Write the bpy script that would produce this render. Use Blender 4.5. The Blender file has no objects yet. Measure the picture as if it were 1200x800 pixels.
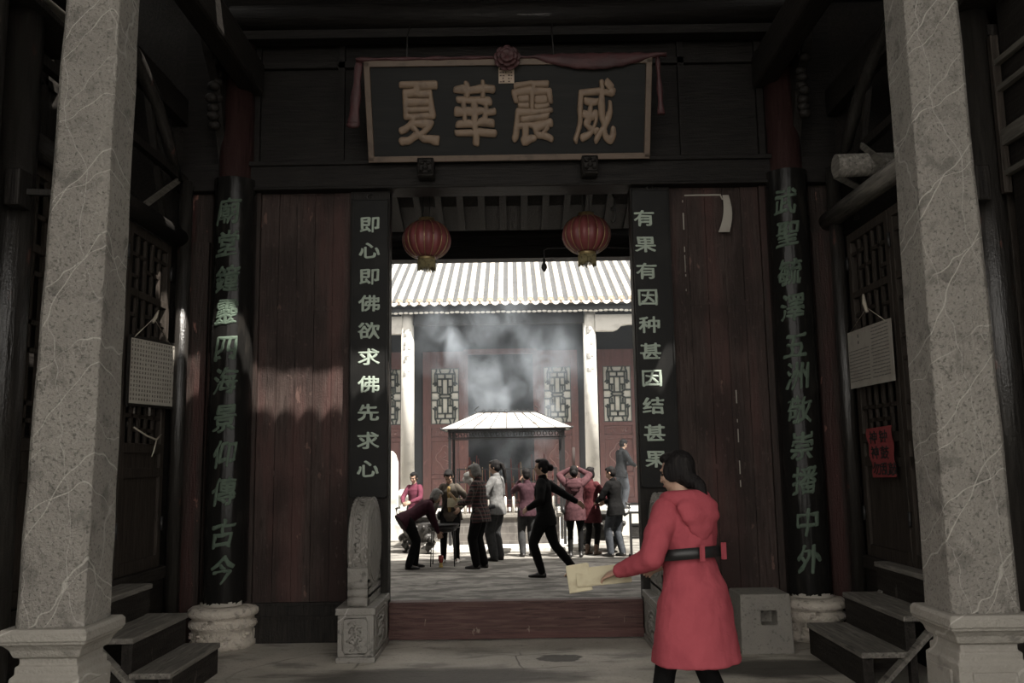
import bpy, bmesh, math, random
from mathutils import Vector, Matrix, noise as noise3
random.seed(7)
S = bpy.context.scene
COL = S.collection
V = Vector
PI = math.pi

# ------------------------------------------------------------------ camera
FPX, HC = 1020.0, 1.55
PITCH, ROLL = math.atan(140 / FPX), 0.015
cf = V((0, math.cos(PITCH), math.sin(PITCH)))
u0 = V((0, -math.sin(PITCH), math.cos(PITCH)))
r0 = V((1, 0, 0))
cr = r0 * math.cos(ROLL) - u0 * math.sin(ROLL)
cu = r0 * math.sin(ROLL) + u0 * math.cos(ROLL)
cam = bpy.data.cameras.new('camera')
cam.sensor_width = 36.0
cam.lens = 36.0 * FPX / 1200.0
cam.clip_start = 0.05
cam.clip_end = 300
camo = bpy.data.objects.new('camera', cam)
COL.objects.link(camo)
camo.matrix_world = Matrix(((cr.x, cu.x, -cf.x, 0), (cr.y, cu.y, -cf.y, 0), (cr.z, cu.z, -cf.z, HC), (0, 0, 0, 1)))
S.camera = camo

# ------------------------------------------------------------------ light
w = bpy.data.worlds.new('sky')
S.world = w
w.use_nodes = True
bg = w.node_tree.nodes['Background']
bg.inputs[0].default_value = (1.0, 0.955, 0.89, 1)
bg.inputs[1].default_value = 2.4
sl = bpy.data.lights.new('sun', 'SUN')
sl.energy = 14.0
sl.color = (1.0, 0.95, 0.87)
sl.angle = math.radians(0.53)
so = bpy.data.objects.new('sun', sl)
COL.objects.link(so)
SUND = V((-1.0, 1.0, -2.2)).normalized()
so.rotation_euler = SUND.to_track_quat('-Z', 'Y').to_euler()
so.location = (8, -12, 20)
S.view_settings.view_transform = 'Standard'
S.view_settings.look = 'None'
S.view_settings.exposure = 0.0
S.view_settings.gamma = 1.0
S.view_settings.use_curve_mapping = False
S.cycles.use_denoising = True
S.cycles.max_bounces = 8
S.cycles.diffuse_bounces = 5
S.cycles.volume_bounces = 1
S.cycles.sample_clamp_indirect = 6.0

# ------------------------------------------------------------------ materials
MATS = {}
def mat(name, base, rough=0.6, layers=(), bump=(), metallic=0.0, spec=0.5, rot=None, coat=0.0, emit=None):
    """layers: dicts t noise|vein|wave|dots|ellipse, c colour, s scale, lo, hi, st stretch, a amount"""
    m = bpy.data.materials.new(name)
    m.use_nodes = True
    nt = m.node_tree
    N, L = nt.nodes, nt.links
    bs = N['Principled BSDF']
    bs.inputs['Roughness'].default_value = rough
    bs.inputs['Metallic'].default_value = metallic
    bs.inputs['Specular IOR Level'].default_value = spec
    if coat:
        bs.inputs['Coat Weight'].default_value = coat
        bs.inputs['Coat Roughness'].default_value = 0.12
    tc = N.new('ShaderNodeTexCoord')
    def mapped(st, rot=None, loc=None):
        mp = N.new('ShaderNodeMapping')
        mp.inputs['Scale'].default_value = st
        if rot: mp.inputs['Rotation'].default_value = rot
        if loc: mp.inputs['Location'].default_value = loc
        L.new(tc.outputs['Object'], mp.inputs[0])
        return mp.outputs[0]
    def noise(vec, s, det=4.0, dist=0.0, rough_=0.55):
        n = N.new('ShaderNodeTexNoise')
        n.inputs['Scale'].default_value = s
        n.inputs['Detail'].default_value = det
        n.inputs['Roughness'].default_value = rough_
        n.inputs['Distortion'].default_value = dist
        L.new(vec, n.inputs['Vector'])
        return n.outputs['Fac']
    def rng(fac, lo, hi, a=0.0, b=1.0):
        r = N.new('ShaderNodeMapRange')
        r.interpolation_type = 'SMOOTHSTEP'
        for k, v in zip((1, 2, 3, 4), (lo, hi, a, b)): r.inputs[k].default_value = v
        L.new(fac, r.inputs[0])
        return r.outputs[0]
    def math_(op, a, b):
        n = N.new('ShaderNodeMath'); n.operation = op
        for i, q in enumerate((a, b)):
            if isinstance(q, (int, float)): n.inputs[i].default_value = q
            else: L.new(q, n.inputs[i])
        return n.outputs[0]
    col = N.new('ShaderNodeRGB'); col.outputs[0].default_value = (*base, 1)
    cur = col.outputs[0]
    for ly in layers:
        t = ly.get('t', 'noise'); s = ly.get('s', 5.0)
        vec = mapped(ly.get('st', (1, 1, 1)), ly.get('rot'), ly.get('loc'))
        lo, hi, a = ly.get('lo', .45), ly.get('hi', .6), ly.get('a', 1.0)
        if t == 'noise':
            f = rng(noise(vec, s, ly.get('det', 5.0), ly.get('dist', 0.0), ly.get('r', .55)), lo, hi, 0, a)
        elif t == 'vein':
            n = noise(vec, s, ly.get('det', 3.0), ly.get('dist', 0.4))
            d = math_('ABSOLUTE', math_('SUBTRACT', n, 0.5), 0)
            f = rng(d, 0.0, ly.get('w', 0.012), a, 0)
            f = math_('MULTIPLY', f, rng(noise(vec, s * .7 + 1.3, 2), .38, .6))
        elif t == 'line':
            wv = N.new('ShaderNodeTexWave'); wv.bands_direction = 'X'
            wv.inputs['Scale'].default_value = s; wv.inputs['Distortion'].default_value = ly.get('dist', 5.0)
            wv.inputs['Detail'].default_value = 3.0; wv.inputs['Detail Scale'].default_value = ly.get('ds', 1.2); wv.inputs['Detail Roughness'].default_value = .6
            L.new(vec, wv.inputs['Vector'])
            f = rng(wv.outputs['Fac'], ly.get('w', .992), 1.0, 0, a)
            f = math_('MULTIPLY', f, rng(noise(vec, ly.get('ms', 1.7), 2), .30, .48))
        elif t == 'crack':
            vo = N.new('ShaderNodeTexVoronoi'); vo.feature = 'DISTANCE_TO_EDGE'
            vo.inputs['Scale'].default_value = s
            vd = N.new('ShaderNodeVectorMath'); vd.operation = 'ADD'
            nn = N.new('ShaderNodeTexNoise'); nn.inputs['Scale'].default_value = s * 1.4
            L.new(vec, nn.inputs['Vector'])
            sc = N.new('ShaderNodeVectorMath'); sc.operation = 'SCALE'; sc.inputs['Scale'].default_value = ly.get('dist', .25)
            L.new(nn.outputs['Color'], sc.inputs[0]); L.new(vec, vd.inputs[0]); L.new(sc.outputs[0], vd.inputs[1])
            L.new(vd.outputs[0], vo.inputs['Vector'])
            f = rng(vo.outputs['Distance'], 0.0, ly.get('w', .02), a, 0)
            f = math_('MULTIPLY', f, rng(noise(vec, s * .6, 2), ly.get('lo', .4), ly.get('hi', .6)))
        elif t == 'brick':
            br = N.new('ShaderNodeTexBrick')
            br.inputs['Scale'].default_value = s
            br.inputs['Mortar Size'].default_value = ly.get('w', .02)
            br.inputs['Mortar Smooth'].default_value = 0.4
            br.offset = ly.get('off', .5)
            br.inputs['Brick Width'].default_value = ly.get('bw', .9)
            br.inputs['Row Height'].default_value = ly.get('bh', .45)
            L.new(vec, br.inputs['Vector'])
            f = math_('MULTIPLY', br.outputs['Fac'], a)
        elif t == 'stripe':
            wv = N.new('ShaderNodeTexWave'); wv.bands_direction = ly.get('dir', 'X')
            wv.inputs['Scale'].default_value = s; wv.inputs['Distortion'].default_value = ly.get('dist', 0.0)
            L.new(vec, wv.inputs['Vector'])
            f = rng(wv.outputs['Fac'], lo, hi, 0, a)
        elif t == 'ellipse':
            vm = N.new('ShaderNodeVectorMath'); vm.operation = 'LENGTH'; L.new(vec, vm.inputs[0])
            nn = noise(vec, 2.5, 4)
            f = rng(math_('ADD', vm.outputs['Value'], math_('MULTIPLY', nn, .7)), lo, hi, a, 0)
        mx = N.new('ShaderNodeMix'); mx.data_type = 'RGBA'
        L.new(f, mx.inputs[0]); L.new(cur, mx.inputs[6]); mx.inputs[7].default_value = (*ly['c'], 1)
        cur = mx.outputs[2]
    L.new(cur, bs.inputs['Base Color'])
    if emit:
        bs.inputs['Emission Color'].default_value = (*emit[0], 1)
        bs.inputs['Emission Strength'].default_value = emit[1]
    prev = None
    for (s, stg, st) in bump:
        bp = N.new('ShaderNodeBump'); bp.inputs['Strength'].default_value = stg
        bp.inputs['Distance'].default_value = 0.02
        L.new(noise(mapped(st), s, 6), bp.inputs['Height'])
        if prev: L.new(prev, bp.inputs['Normal'])
        prev = bp.outputs[0]
    if prev: L.new(prev, bs.inputs['Normal'])
    MATS[name] = m
    return m

vz = (6, 6, .5)     # grain running up
M_pillar = mat('veined_grey_stone', (.232, .216, .193), .75,
    [dict(c=(.27, .252, .224), s=3, lo=.35, hi=.7), dict(c=(.12, .112, .10), s=9, lo=.52, hi=.72, a=.75),
     dict(c=(.09, .085, .075), s=60, lo=.54, hi=.66, a=.75), dict(c=(.36, .34, .30), s=45, lo=.62, hi=.74, a=.35),
     dict(t='line', c=(.40, .38, .34), s=1.1, w=.9984, rot=(0, -.62, .3), dist=3.6, ds=1.0, ms=1.3, a=.9),
     dict(t='line', c=(.40, .38, .34), s=1.0, w=.9986, rot=(.2, -1.0, .2), dist=4.5, ds=1.6, loc=(3, 1, 0), ms=1.5, a=.9),
     dict(t='line', c=(.36, .34, .31), s=1.3, w=.9984, rot=(.1, .15, .4), dist=3.5, ds=1.3, loc=(7, 3, 1), ms=1.2, a=.75),
     dict(t='line', c=(.34, .32, .29), s=2.4, w=.9974, rot=(.4, -.8, .1), dist=5, ds=2.2, loc=(1, 5, 2), ms=2.4, a=.6)],
    bump=[(70, .9, (1, 1, 1)), (14, .7, (1, 1, 1)), (160, .5, (1, 1, 1))], spec=.3)
M_basestone = mat('moulded_grey_stone', (.24, .224, .198), .7,
    [dict(c=(.26, .245, .215), s=5, lo=.4, hi=.7), dict(c=(.11, .10, .09), s=8, lo=.58, hi=.75, a=.7),
     dict(t='line', c=(.42, .40, .36), s=.8, w=.9965, rot=(0, -.7, .3), dist=6, ms=1.6, a=.7)],
    bump=[(60, .35, (1, 1, 1)), (15, .3, (1, 1, 1))], spec=.35)
M_carvestone = mat('pale_carved_stone', (.56, .505, .435), .8,
    [dict(c=(.18, .155, .13), s=16, lo=.5, hi=.68, a=.8), dict(c=(.62, .565, .49), s=4, lo=.5, hi=.7, a=.6)],
    bump=[(34, 1.0, (1, 1, 1)), (90, .5, (1, 1, 1))], spec=.3)
M_drumstone = mat('grey_drum_stone', (.21, .197, .178), .55,
    [dict(c=(.22, .21, .19), s=6, lo=.4, hi=.7), dict(c=(.07, .066, .06), s=14, lo=.55, hi=.72, a=.8),
     dict(t='line', c=(.4, .38, .35), s=.9, w=.9965, rot=(.3, -1.0, .6), dist=6, ms=1.6, a=.7)],
    bump=[(40, .4, (1, 1, 1)), (120, .3, (1, 1, 1))], spec=.4)
M_roughstone = mat('rough_grey_stone_block', (.24, .225, .20), .85,
    [dict(c=(.22, .205, .185), s=6, lo=.4, hi=.7), dict(c=(.09, .085, .075), s=40, lo=.56, hi=.7, a=.7)],
    bump=[(80, .6, (1, 1, 1)), (18, .4, (1, 1, 1))], spec=.25)
M_floor = mat('worn_stone_paving', (.40, .37, .32), .72,
    [dict(c=(.50, .465, .405), s=1.6, lo=.42, hi=.62), dict(c=(.19, .173, .152), s=2.6, lo=.5, hi=.66, a=.8, st=(.7, 1.5, 1)),
     dict(c=(.15, .138, .122), s=34, lo=.56, hi=.72, a=.55), dict(c=(.34, .32, .28), s=70, lo=.68, hi=.74, a=.7),
     dict(t='crack', c=(.05, .046, .04), s=.9, w=.012, dist=.4, a=.8, lo=.45, hi=.6),
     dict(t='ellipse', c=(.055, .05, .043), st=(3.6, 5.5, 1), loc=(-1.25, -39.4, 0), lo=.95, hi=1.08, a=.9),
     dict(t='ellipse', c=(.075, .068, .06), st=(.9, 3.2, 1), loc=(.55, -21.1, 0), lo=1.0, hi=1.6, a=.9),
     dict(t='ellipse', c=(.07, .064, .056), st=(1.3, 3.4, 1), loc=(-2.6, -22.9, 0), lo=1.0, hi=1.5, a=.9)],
    bump=[(30, .4, (1, 1, 1)), (6, .4, (1, 1, 1))], spec=.35)
M_court = mat('courtyard_flagstone', (.215, .204, .186), .8,
    [dict(c=(.27, .255, .23), s=1.8, lo=.4, hi=.65, st=(.6, 1.6, 1)), dict(c=(.075, .07, .062), s=3.0, lo=.46, hi=.60, st=(.6, 1.3, 1), a=.9), dict(c=(.09, .084, .075), s=7, lo=.5, hi=.62, st=(.7, 1.6, 1), a=.7),
     dict(t='crack', c=(.06, .056, .05), s=1.1, w=.03, dist=.5, a=.8, lo=.4, hi=.55, st=(.6, 1.6, 1)),
     dict(c=(.13, .12, .11), s=25, lo=.55, hi=.7, a=.5)],
    bump=[(5, .8, (.6, 1.8, 1)), (30, .4, (1, 1, 1))], spec=.3)
def wood(name, base, hi_, red=None, rough=.6, grain=vz, peel=None, spec=.2, bump=.35, blotch=False):
    ls = [dict(c=hi_, s=6, lo=.42, hi=.68, st=grain), dict(c=tuple(x * .35 for x in base), s=9, lo=.52, hi=.7, st=grain, a=.75)]
    if red: ls.append(dict(c=red, s=2.2, lo=.46, hi=.66, a=.75, st=tuple(.35 * g for g in grain)))
    if peel: ls.append(dict(c=peel, s=13, lo=.66, hi=.70, a=.75, st=(1, 1, .35)))
    if blotch:
        ls.append(dict(c=tuple(x * .45 for x in base), s=1.7, lo=.46, hi=.62, a=.7, st=(1, 1, .55)))
        ls.append(dict(c=(.075, .05, .043), s=26, lo=.60, hi=.68, a=.6, st=(1, 1, .5)))
    return mat(name, base, rough, ls, bump=[(10, bump, grain), (60, .2, (1, 1, 1))], spec=spec)
gx = (.5, 6, 6); gy = (6, .5, 6)
M_dark = wood('dark_old_timber', (.014, .012, .0105), (.022, .019, .016))
M_darkx = wood('dark_old_timber_across', (.010, .0085, .0076), (.016, .014, .012), grain=gx)
M_darky = wood('dark_old_timber_along', (.014, .012, .0105), (.022, .019, .016), grain=gy)
M_leaf = wood('dry_brown_lattice_timber', (.032, .026, .021), (.050, .040, .033), rough=.65)
M_door = wood('worn_dark_red_boards', (.040, .027, .0235), (.056, .040, .035), red=(.072, .036, .032), peel=(.15, .09, .076), rough=.65, spec=.2, blotch=True)
M_pilaster = wood('peeling_dark_red_post', (.026, .019, .016), (.038, .026, .022), red=(.05, .02, .018), peel=(.26, .13, .105), rough=.55)
M_column = wood('dull_red_lacquer_column', (.030, .0145, .0135), (.038, .02, .018), rough=.45)
M_thresh = wood('worn_red_brown_threshold_timber', (.080, .043, .039), (.115, .07, .060), red=(.10, .046, .043), grain=gx, peel=(.24, .19, .155), rough=.6)
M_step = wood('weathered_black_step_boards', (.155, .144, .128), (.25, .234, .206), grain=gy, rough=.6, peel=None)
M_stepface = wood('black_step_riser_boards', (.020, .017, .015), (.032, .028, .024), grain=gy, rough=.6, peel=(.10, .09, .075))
M_post = wood('polished_black_round_post', (.020, .018, .016), (.030, .027, .024), rough=.28, spec=.6, peel=(.1, .05, .04))
M_lacq = mat('black_lacquer', (.010, .0095, .009), .13, [dict(c=(.02, .018, .016), s=5, lo=.5, hi=.7, st=(3, 3, .6))], bump=[(5, .16, (3, 3, .5)), (30, .06, (1, 1, .4))], spec=.16)
M_board = mat('black_painted_board', (.009, .0088, .0084), .5, [dict(c=(.014, .0135, .0125), s=4, lo=.45, hi=.7)], bump=[(18, .08, vz)], spec=.15)
M_colgreen = mat('dark_green_lettering', (.088, .118, .090), .6, [dict(c=(.058, .08, .062), s=14, lo=.5, hi=.7)], bump=[(40, .2, (1, 1, 1))], spec=.12)
M_brdgreen = mat('pale_green_lettering', (.34, .40, .335), .6, [dict(c=(.2, .24, .2), s=22, lo=.55, hi=.75)])
M_gold = mat('faded_gold_lettering', (.20, .14, .095), .55, [dict(c=(.14, .098, .068), s=9, lo=.5, hi=.7)], bump=[(30, .2, (1, 1, 1))])
M_plaque = mat('plaque_black_field', (.014, .0145, .0145), .5, [dict(c=(.019, .019, .018), s=3, lo=.45, hi=.7, st=(.4, 4, 4))], bump=[(10, .1, gx)], spec=.15)
M_frame = mat('faded_brown_gilt_frame', (.125, .088, .063), .55, [dict(c=(.085, .06, .044), s=8, lo=.5, hi=.7)])
M_silk = mat('dull_red_silk', (.06, .020, .021), .6, [dict(c=(.04, .014, .015), s=6, lo=.45, hi=.65)], bump=[(9, .4, (1, 1, 3))])
M_seal = mat('pale_seal_tablet', (.46, .36, .28), .6)
M_sealdark = mat('seal_dark_relief', (.08, .05, .04), .6)
M_paper = mat('white_notice_paper', (.50, .47, .41), .7, [dict(c=(.44, .41, .35), s=4, lo=.45, hi=.7)], spec=.2)
M_paper2 = mat('creased_offwhite_paper', (.35, .325, .285), .8, [dict(c=(.30, .275, .24), s=7, lo=.45, hi=.7)], bump=[(9, .3, (1, 1, 1))], spec=.2)
M_ink = mat('black_ink', (.012, .011, .011), .7)
M_greyink = mat('grey_ink', (.12, .11, .10), .7)
M_redpaper = mat('red_notice_paper', (.24, .05, .052), .75, [dict(c=(.21, .045, .042), s=7, lo=.45, hi=.7)], bump=[(10, .3, (1, 1, 1))], spec=.2)
M_string = mat('pale_string', (.42, .38, .31), .8)
M_wire = mat('dark_wire', (.02, .018, .016), .5)
M_lantern = mat('red_lantern_silk', (.20, .050, .050), .5, [dict(c=(.15, .04, .04), s=3, lo=.45, hi=.65)])
M_lantgold = mat('brass_lantern_trim', (.36, .27, .13), .42, [dict(c=(.24, .18, .09), s=20, lo=.5, hi=.7)], metallic=.5)
M_fringe = mat('faded_yellow_fringe', (.24, .20, .10), .8, [dict(c=(.12, .10, .05), s=40, lo=.5, hi=.65)])
M_tile = mat('weathered_grey_roof_tile', (.40, .375, .335), .8, [dict(c=(.25, .235, .21), s=7, lo=.5, hi=.7, a=.8), dict(c=(.55, .52, .47), s=3, lo=.5, hi=.7, a=.7)], bump=[(40, .4, (1, 1, 1))])
M_pan = mat('mossy_pan_tile', (.13, .12, .10), .85, [dict(c=(.07, .065, .055), s=13, lo=.45, hi=.6, a=.9), dict(c=(.36, .34, .30), s=6, lo=.52, hi=.66, a=.7)], bump=[(40, .5, (1, 1, 1))])
M_disc = mat('tan_clay_tile_disc', (.46, .36, .27), .8, [dict(c=(.34, .26, .2), s=16, lo=.5, hi=.7)])
M_drip = mat('whitewashed_drip_tile', (.72, .69, .63), .8, [dict(c=(.5, .48, .43), s=14, lo=.55, hi=.75)])
M_plaster = mat('whitewashed_stone_column', (.62, .60, .55), .75, [dict(c=(.5, .48, .44), s=5, lo=.5, hi=.7)], bump=[(40, .2, (1, 1, 1))])
M_fascia = mat('slate_grey_eave_board', (.05, .052, .054), .7, [dict(c=(.035, .036, .038), s=5, lo=.45, hi=.7)])
M_halldark = mat('dark_hall_timber', (.014, .014, .0145), .7, [dict(c=(.010, .010, .010), s=4, lo=.45, hi=.7)])
M_halldoor = mat('faded_red_hall_door', (.13, .055, .048), .6, [dict(c=(.09, .04, .035), s=4, lo=.45, hi=.7, st=vz), dict(c=(.22, .095, .082), s=9, lo=.58, hi=.72, a=.6)], bump=[(20, .15, vz)])
M_hallline = mat('dusty_carved_line', (.22, .125, .11), .7)
M_pane = mat('cream_window_paper', (.90, .88, .79), .7, [dict(c=(.82, .79, .69), s=6, lo=.5, hi=.7)])
M_lattice = mat('dark_green_lattice', (.05, .058, .05), .6)
M_bronze = mat('dark_censer_bronze', (.032, .030, .028), .5, [dict(c=(.06, .056, .05), s=9, lo=.5, hi=.7)], metallic=.3, bump=[(30, .3, (1, 1, 1))])
M_iron = mat('black_iron', (.015, .014, .014), .5, bump=[(50, .2, (1, 1, 1))])
M_tin = mat('rusty_whitened_sheet', (.46, .44, .41), .6, [dict(c=(.16, .11, .085), s=7, lo=.55, hi=.66, a=.85), dict(c=(.62, .6, .57), s=3, lo=.5, hi=.7)])
M_brick = mat('sooty_grey_brick', (.11, .10, .092), .85, [dict(t='brick', c=(.2, .19, .17), s=3.2, w=.02, a=.8, rot=(PI / 2, 0, 0)), dict(c=(.05, .045, .042), s=4, lo=.45, hi=.65, a=.7)])
M_incense = mat('dark_red_incense', (.16, .045, .04), .8)
M_incense2 = mat('tan_incense', (.35, .24, .14), .8)
M_white = mat('pale_marble_plinth', (.58, .56, .52), .7, [dict(c=(.44, .42, .39), s=7, lo=.5, hi=.7)], bump=[(30, .3, (1, 1, 1))])

# ------------------------------------------------------------------ mesh helpers
ORG = {}
class MB:
    def __init__(s): s.v = []; s.f = []; s.sm = []
    def add(s, vs, fs, smooth=False):
        o = len(s.v); s.v += [V(q) for q in vs]
        for f in fs: s.f.append([i + o for i in f]); s.sm.append(smooth)
    def box(s, a, b):
        x0, y0, z0 = a; x1, y1, z1 = b
        s.add([(x0, y0, z0), (x1, y0, z0), (x1, y1, z0), (x0, y1, z0), (x0, y0, z1), (x1, y0, z1), (x1, y1, z1), (x0, y1, z1)],
              [(0, 3, 2, 1), (4, 5, 6, 7), (0, 1, 5, 4), (1, 2, 6, 5), (2, 3, 7, 6), (3, 0, 4, 7)])
        return s
    def obox(s, c, half, rot=None):
        m = rot if rot else Matrix.Identity(3)
        o = MB().box([-h for h in half], half)
        s.add([V(c) + m @ q for q in o.v], o.f); return s
    def bar(s, a, b, wx, wy, up=(0, 0, 1)):
        a, b = V(a), V(b); d = (b - a); L = d.length; d.normalize()
        x = d.cross(V(up))
        if x.length < 1e-4: x = d.cross(V((1, 0, 0)))
        x.normalize(); y = x.cross(d)
        m = Matrix((x, d, y)).transposed()
        return s.obox((a + b) / 2, (wx / 2, L / 2, wy / 2), m)
    def loft(s, secs, n=16, smooth=True, caps=True):
        o = len(s.v); vs = []; fs = []
        for (c, u, v) in secs:
            c, u, v = V(c), V(u), V(v)
            for k in range(n):
                t = 2 * PI * k / n; vs.append(c + u * math.cos(t) + v * math.sin(t))
        for i in range(len(secs) - 1):
            for k in range(n):
                k2 = (k + 1) % n
                fs.append((i * n + k, i * n + k2, (i + 1) * n + k2, (i + 1) * n + k))
        s.add(vs, fs, smooth)
        if caps:
            s.add([], []); 
            for base, rev in ((0, True), ((len(secs) - 1) * n, False)):
                f = [o + base + k for k in range(n)]
                s.f.append(f[::-1] if rev else f); s.sm.append(False)
        return s
    def tube(s, pts, r, n=8, smooth=True):
        pts = [V(p) for p in pts]; secs = []; ref = None
        for i, p in enumerate(pts):
            d = (pts[min(i + 1, len(pts) - 1)] - pts[max(i - 1, 0)]).normalized()
            if ref is None:
                ref = V((0, 0, 1)) if abs(d.z) < .9 else V((1, 0, 0))
            u = d.cross(ref)
            if u.length < 1e-4: u = d.cross(V((0, 1, 0)))
            u.normalize(); v = d.cross(u); ref = u.cross(d) if False else ref
            rr = r[i] if isinstance(r, (list, tuple)) else r
            secs.append((p, u * rr, v * rr))
        return s.loft(secs, n, smooth)
    def cyl(s, a, b, ra, rb=None, n=20, smooth=True):
        return s.tube([a, b], [ra, ra if rb is None else rb], n, smooth)
    def ell(s, c, rx, ry, rz, n=14, m=9, rot=None):
        R = rot if rot else Matrix.Identity(3); c = V(c)
        vs = [c + R @ V((0, 0, -rz))]; fs = []
        for i in range(1, m):
            ph = -PI / 2 + PI * i / m
            for k in range(n):
                t = 2 * PI * k / n
                vs.append(c + R @ V((rx * math.cos(ph) * math.cos(t), ry * math.cos(ph) * math.sin(t), rz * math.sin(ph))))
        vs.append(c + R @ V((0, 0, rz)))
        for k in range(n): fs.append((0, 1 + (k + 1) % n, 1 + k))
        for i in range(m - 2):
            for k in range(n):
                a = 1 + i * n; k2 = (k + 1) % n
                fs.append((a + k, a + k2, a + n + k2, a + n + k))
        t = len(vs) - 1; a = 1 + (m - 2) * n
        for k in range(n): fs.append((t, a + k, a + (k + 1) % n))
        s.add(vs, fs, True); return s
    def lathe(s, c, prof, n=32, smooth=True, square=False, rot0=0.0):
        """prof: list of (radius, z) from bottom to top; square gives a four sided moulding"""
        c = V(c); secs = []
        for r, z in prof:
            secs.append((c + V((0, 0, z)), V((r, 0, 0)), V((0, r, 0))))
        if not square: return s.loft(secs, n, smooth)
        o = len(s.v)
        for (cc, u, v) in secs:
            r = u.x
            s.v += [cc + V((-r, -r, 0)), cc + V((r, -r, 0)), cc + V((r, r, 0)), cc + V((-r, r, 0))]
        for i in range(len(secs) - 1):
            for k in range(4):
                k2 = (k + 1) % 4
                s.f.append([o + i * 4 + k, o + i * 4 + k2, o + i * 4 + 4 + k2, o + i * 4 + 4 + k]); s.sm.append(False)
        s.f.append([o + 3, o + 2, o + 1, o]); s.sm.append(False)
        q = o + 4 * (len(secs) - 1); s.f.append([q, q + 1, q + 2, q + 3]); s.sm.append(False)
        return s
    def prism(s, poly, axis, a, b):
        """poly in the two remaining axes, extruded from a to b along axis 'x','y' or 'z'"""
        def P(p, t):
            return {'x': (t, p[0], p[1]), 'y': (p[0], t, p[1]), 'z': (p[0], p[1], t)}[axis]
        n = len(poly)
        s.add([P(p, a) for p in poly] + [P(p, b) for p in poly],
              [tuple(range(n))[::-1], tuple(range(n, 2 * n))] + [(k, (k + 1) % n, n + (k + 1) % n, n + k) for k in range(n)])
        return s
    def merge(s, o, M=None):
        s.add([M @ q if M else q for q in o.v], []); b = len(s.v) - len(o.v)
        for f, m in zip(o.f, o.sm): s.f.append([i + b for i in f]); s.sm.append(m)
        return s
    def mesh(s, name, org=(0, 0, 0), recalc=True):
        me = bpy.data.meshes.new(name)
        O = V(org)
        me.from_pydata([tuple(q - O) for q in s.v], [], s.f)
        me.polygons.foreach_set('use_smooth', s.sm)
        if recalc:
            bm = bmesh.new(); bm.from_mesh(me)
            bmesh.ops.recalc_face_normals(bm, faces=bm.faces)
            bm.to_mesh(me); bm.free()
        me.update()
        return me
    def build(s, name, m, parent=None, org=None, bevel=0, sub=0):
        if org is None: org = ORG.get(parent.name, (0, 0, 0)) if parent else (0, 0, 0)
        me = s.mesh(name, org)
        if m: me.materials.append(m)
        return link(name, me, parent, org, bevel, sub)

def link(name, me, parent=None, org=(0, 0, 0), bevel=0, sub=0):
    o = bpy.data.objects.new(name, me); COL.objects.link(o)
    if parent: o.parent = parent
    else: o.location = org
    ORG[o.name] = tuple(org)
    if bevel:
        b = o.modifiers.new('bevel', 'BEVEL'); b.width = bevel; b.segments = 2; b.limit_method = 'ANGLE'; b.angle_limit = math.radians(40)
    if sub:
        b = o.modifiers.new('subdivision', 'SUBSURF'); b.levels = sub; b.render_levels = sub
    return o
def tag(o, label, cat, group=None, kind=None):
    o['label'] = label; o['category'] = cat
    if group: o['group'] = group
    if kind: o['kind'] = kind
    return o
def thing(name, label, cat, loc=(0, 0, 0), group=None):
    o = bpy.data.objects.new(name, None); COL.objects.link(o)
    o.location = loc; o.empty_display_size = .1
    ORG[o.name] = tuple(loc)
    return tag(o, label, cat, group)
def struct(o, label=None, cat=None):
    o['kind'] = 'structure'
    if label: o['label'] = label
    if cat: o['category'] = cat
    return o
def copy_tree(o, parent=None):
    c = o.copy(); COL.objects.link(c)
    if parent: c.parent = parent
    for ch in list(o.children): copy_tree(ch, c)
    return c
_gl = {}
def glyph(ch, bold=.02, depth=.05, wob=.02, vox=.013):
    """one written character as a rounded solid, centred, about one unit high, facing -Y"""
    k = (ch, bold, depth, wob)
    if k in _gl: return _gl[k]
    c = bpy.data.curves.new('text', 'FONT'); c.body = ch; c.extrude = depth; c.resolution_u = 4
    o = bpy.data.objects.new('text', c); COL.objects.link(o)
    dg = bpy.context.evaluated_depsgraph_get()
    me = bpy.data.meshes.new_from_object(o.evaluated_get(dg))
    bpy.data.objects.remove(o); bpy.data.curves.remove(c)
    bm = bmesh.new(); bm.from_mesh(me); bmesh.ops.remove_doubles(bm, verts=bm.verts, dist=1e-5); bm.to_mesh(me); bm.free()
    o = bpy.data.objects.new('text', me); COL.objects.link(o)
    r = o.modifiers.new('r', 'REMESH'); r.mode = 'VOXEL'; r.voxel_size = vox
    sm = o.modifiers.new('s', 'SMOOTH'); sm.factor = .5; sm.iterations = 4
    d = o.modifiers.new('d', 'DISPLACE'); d.strength = bold; d.mid_level = 0.0
    sm = o.modifiers.new('s', 'SMOOTH'); sm.factor = .5; sm.iterations = 3
    dc = o.modifiers.new('dc', 'DECIMATE'); dc.ratio = .5
    dg = bpy.context.evaluated_depsgraph_get()
    m2 = bpy.data.meshes.new_from_object(o.evaluated_get(dg))
    bpy.data.objects.remove(o); bpy.data.meshes.remove(me)
    mb = MB()
    xs = [q.co.x for q in m2.vertices]; ys = [q.co.y for q in m2.vertices]
    cx, cy = (min(xs) + max(xs)) / 2, (min(ys) + max(ys)) / 2
    sd = sum(ord(q) for q in ch) % 97
    vs = []
    for q in m2.vertices:
        x, y = q.co.x - cx, q.co.y - cy
        x += wob * noise3.noise(V((x * 4, y * 4, sd))); y += wob * noise3.noise(V((x * 4, y * 4, sd + 31)))
        vs.append((x, -q.co.z, y))
    mb.add(vs, [tuple(p.vertices) for p in m2.polygons], True)
    bpy.data.meshes.remove(m2)
    _gl[k] = mb
    return mb
# ================================================================== SETTING
DY = 7.89           # front of the door wall
LX, RX = -3.05, 3.02
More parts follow.
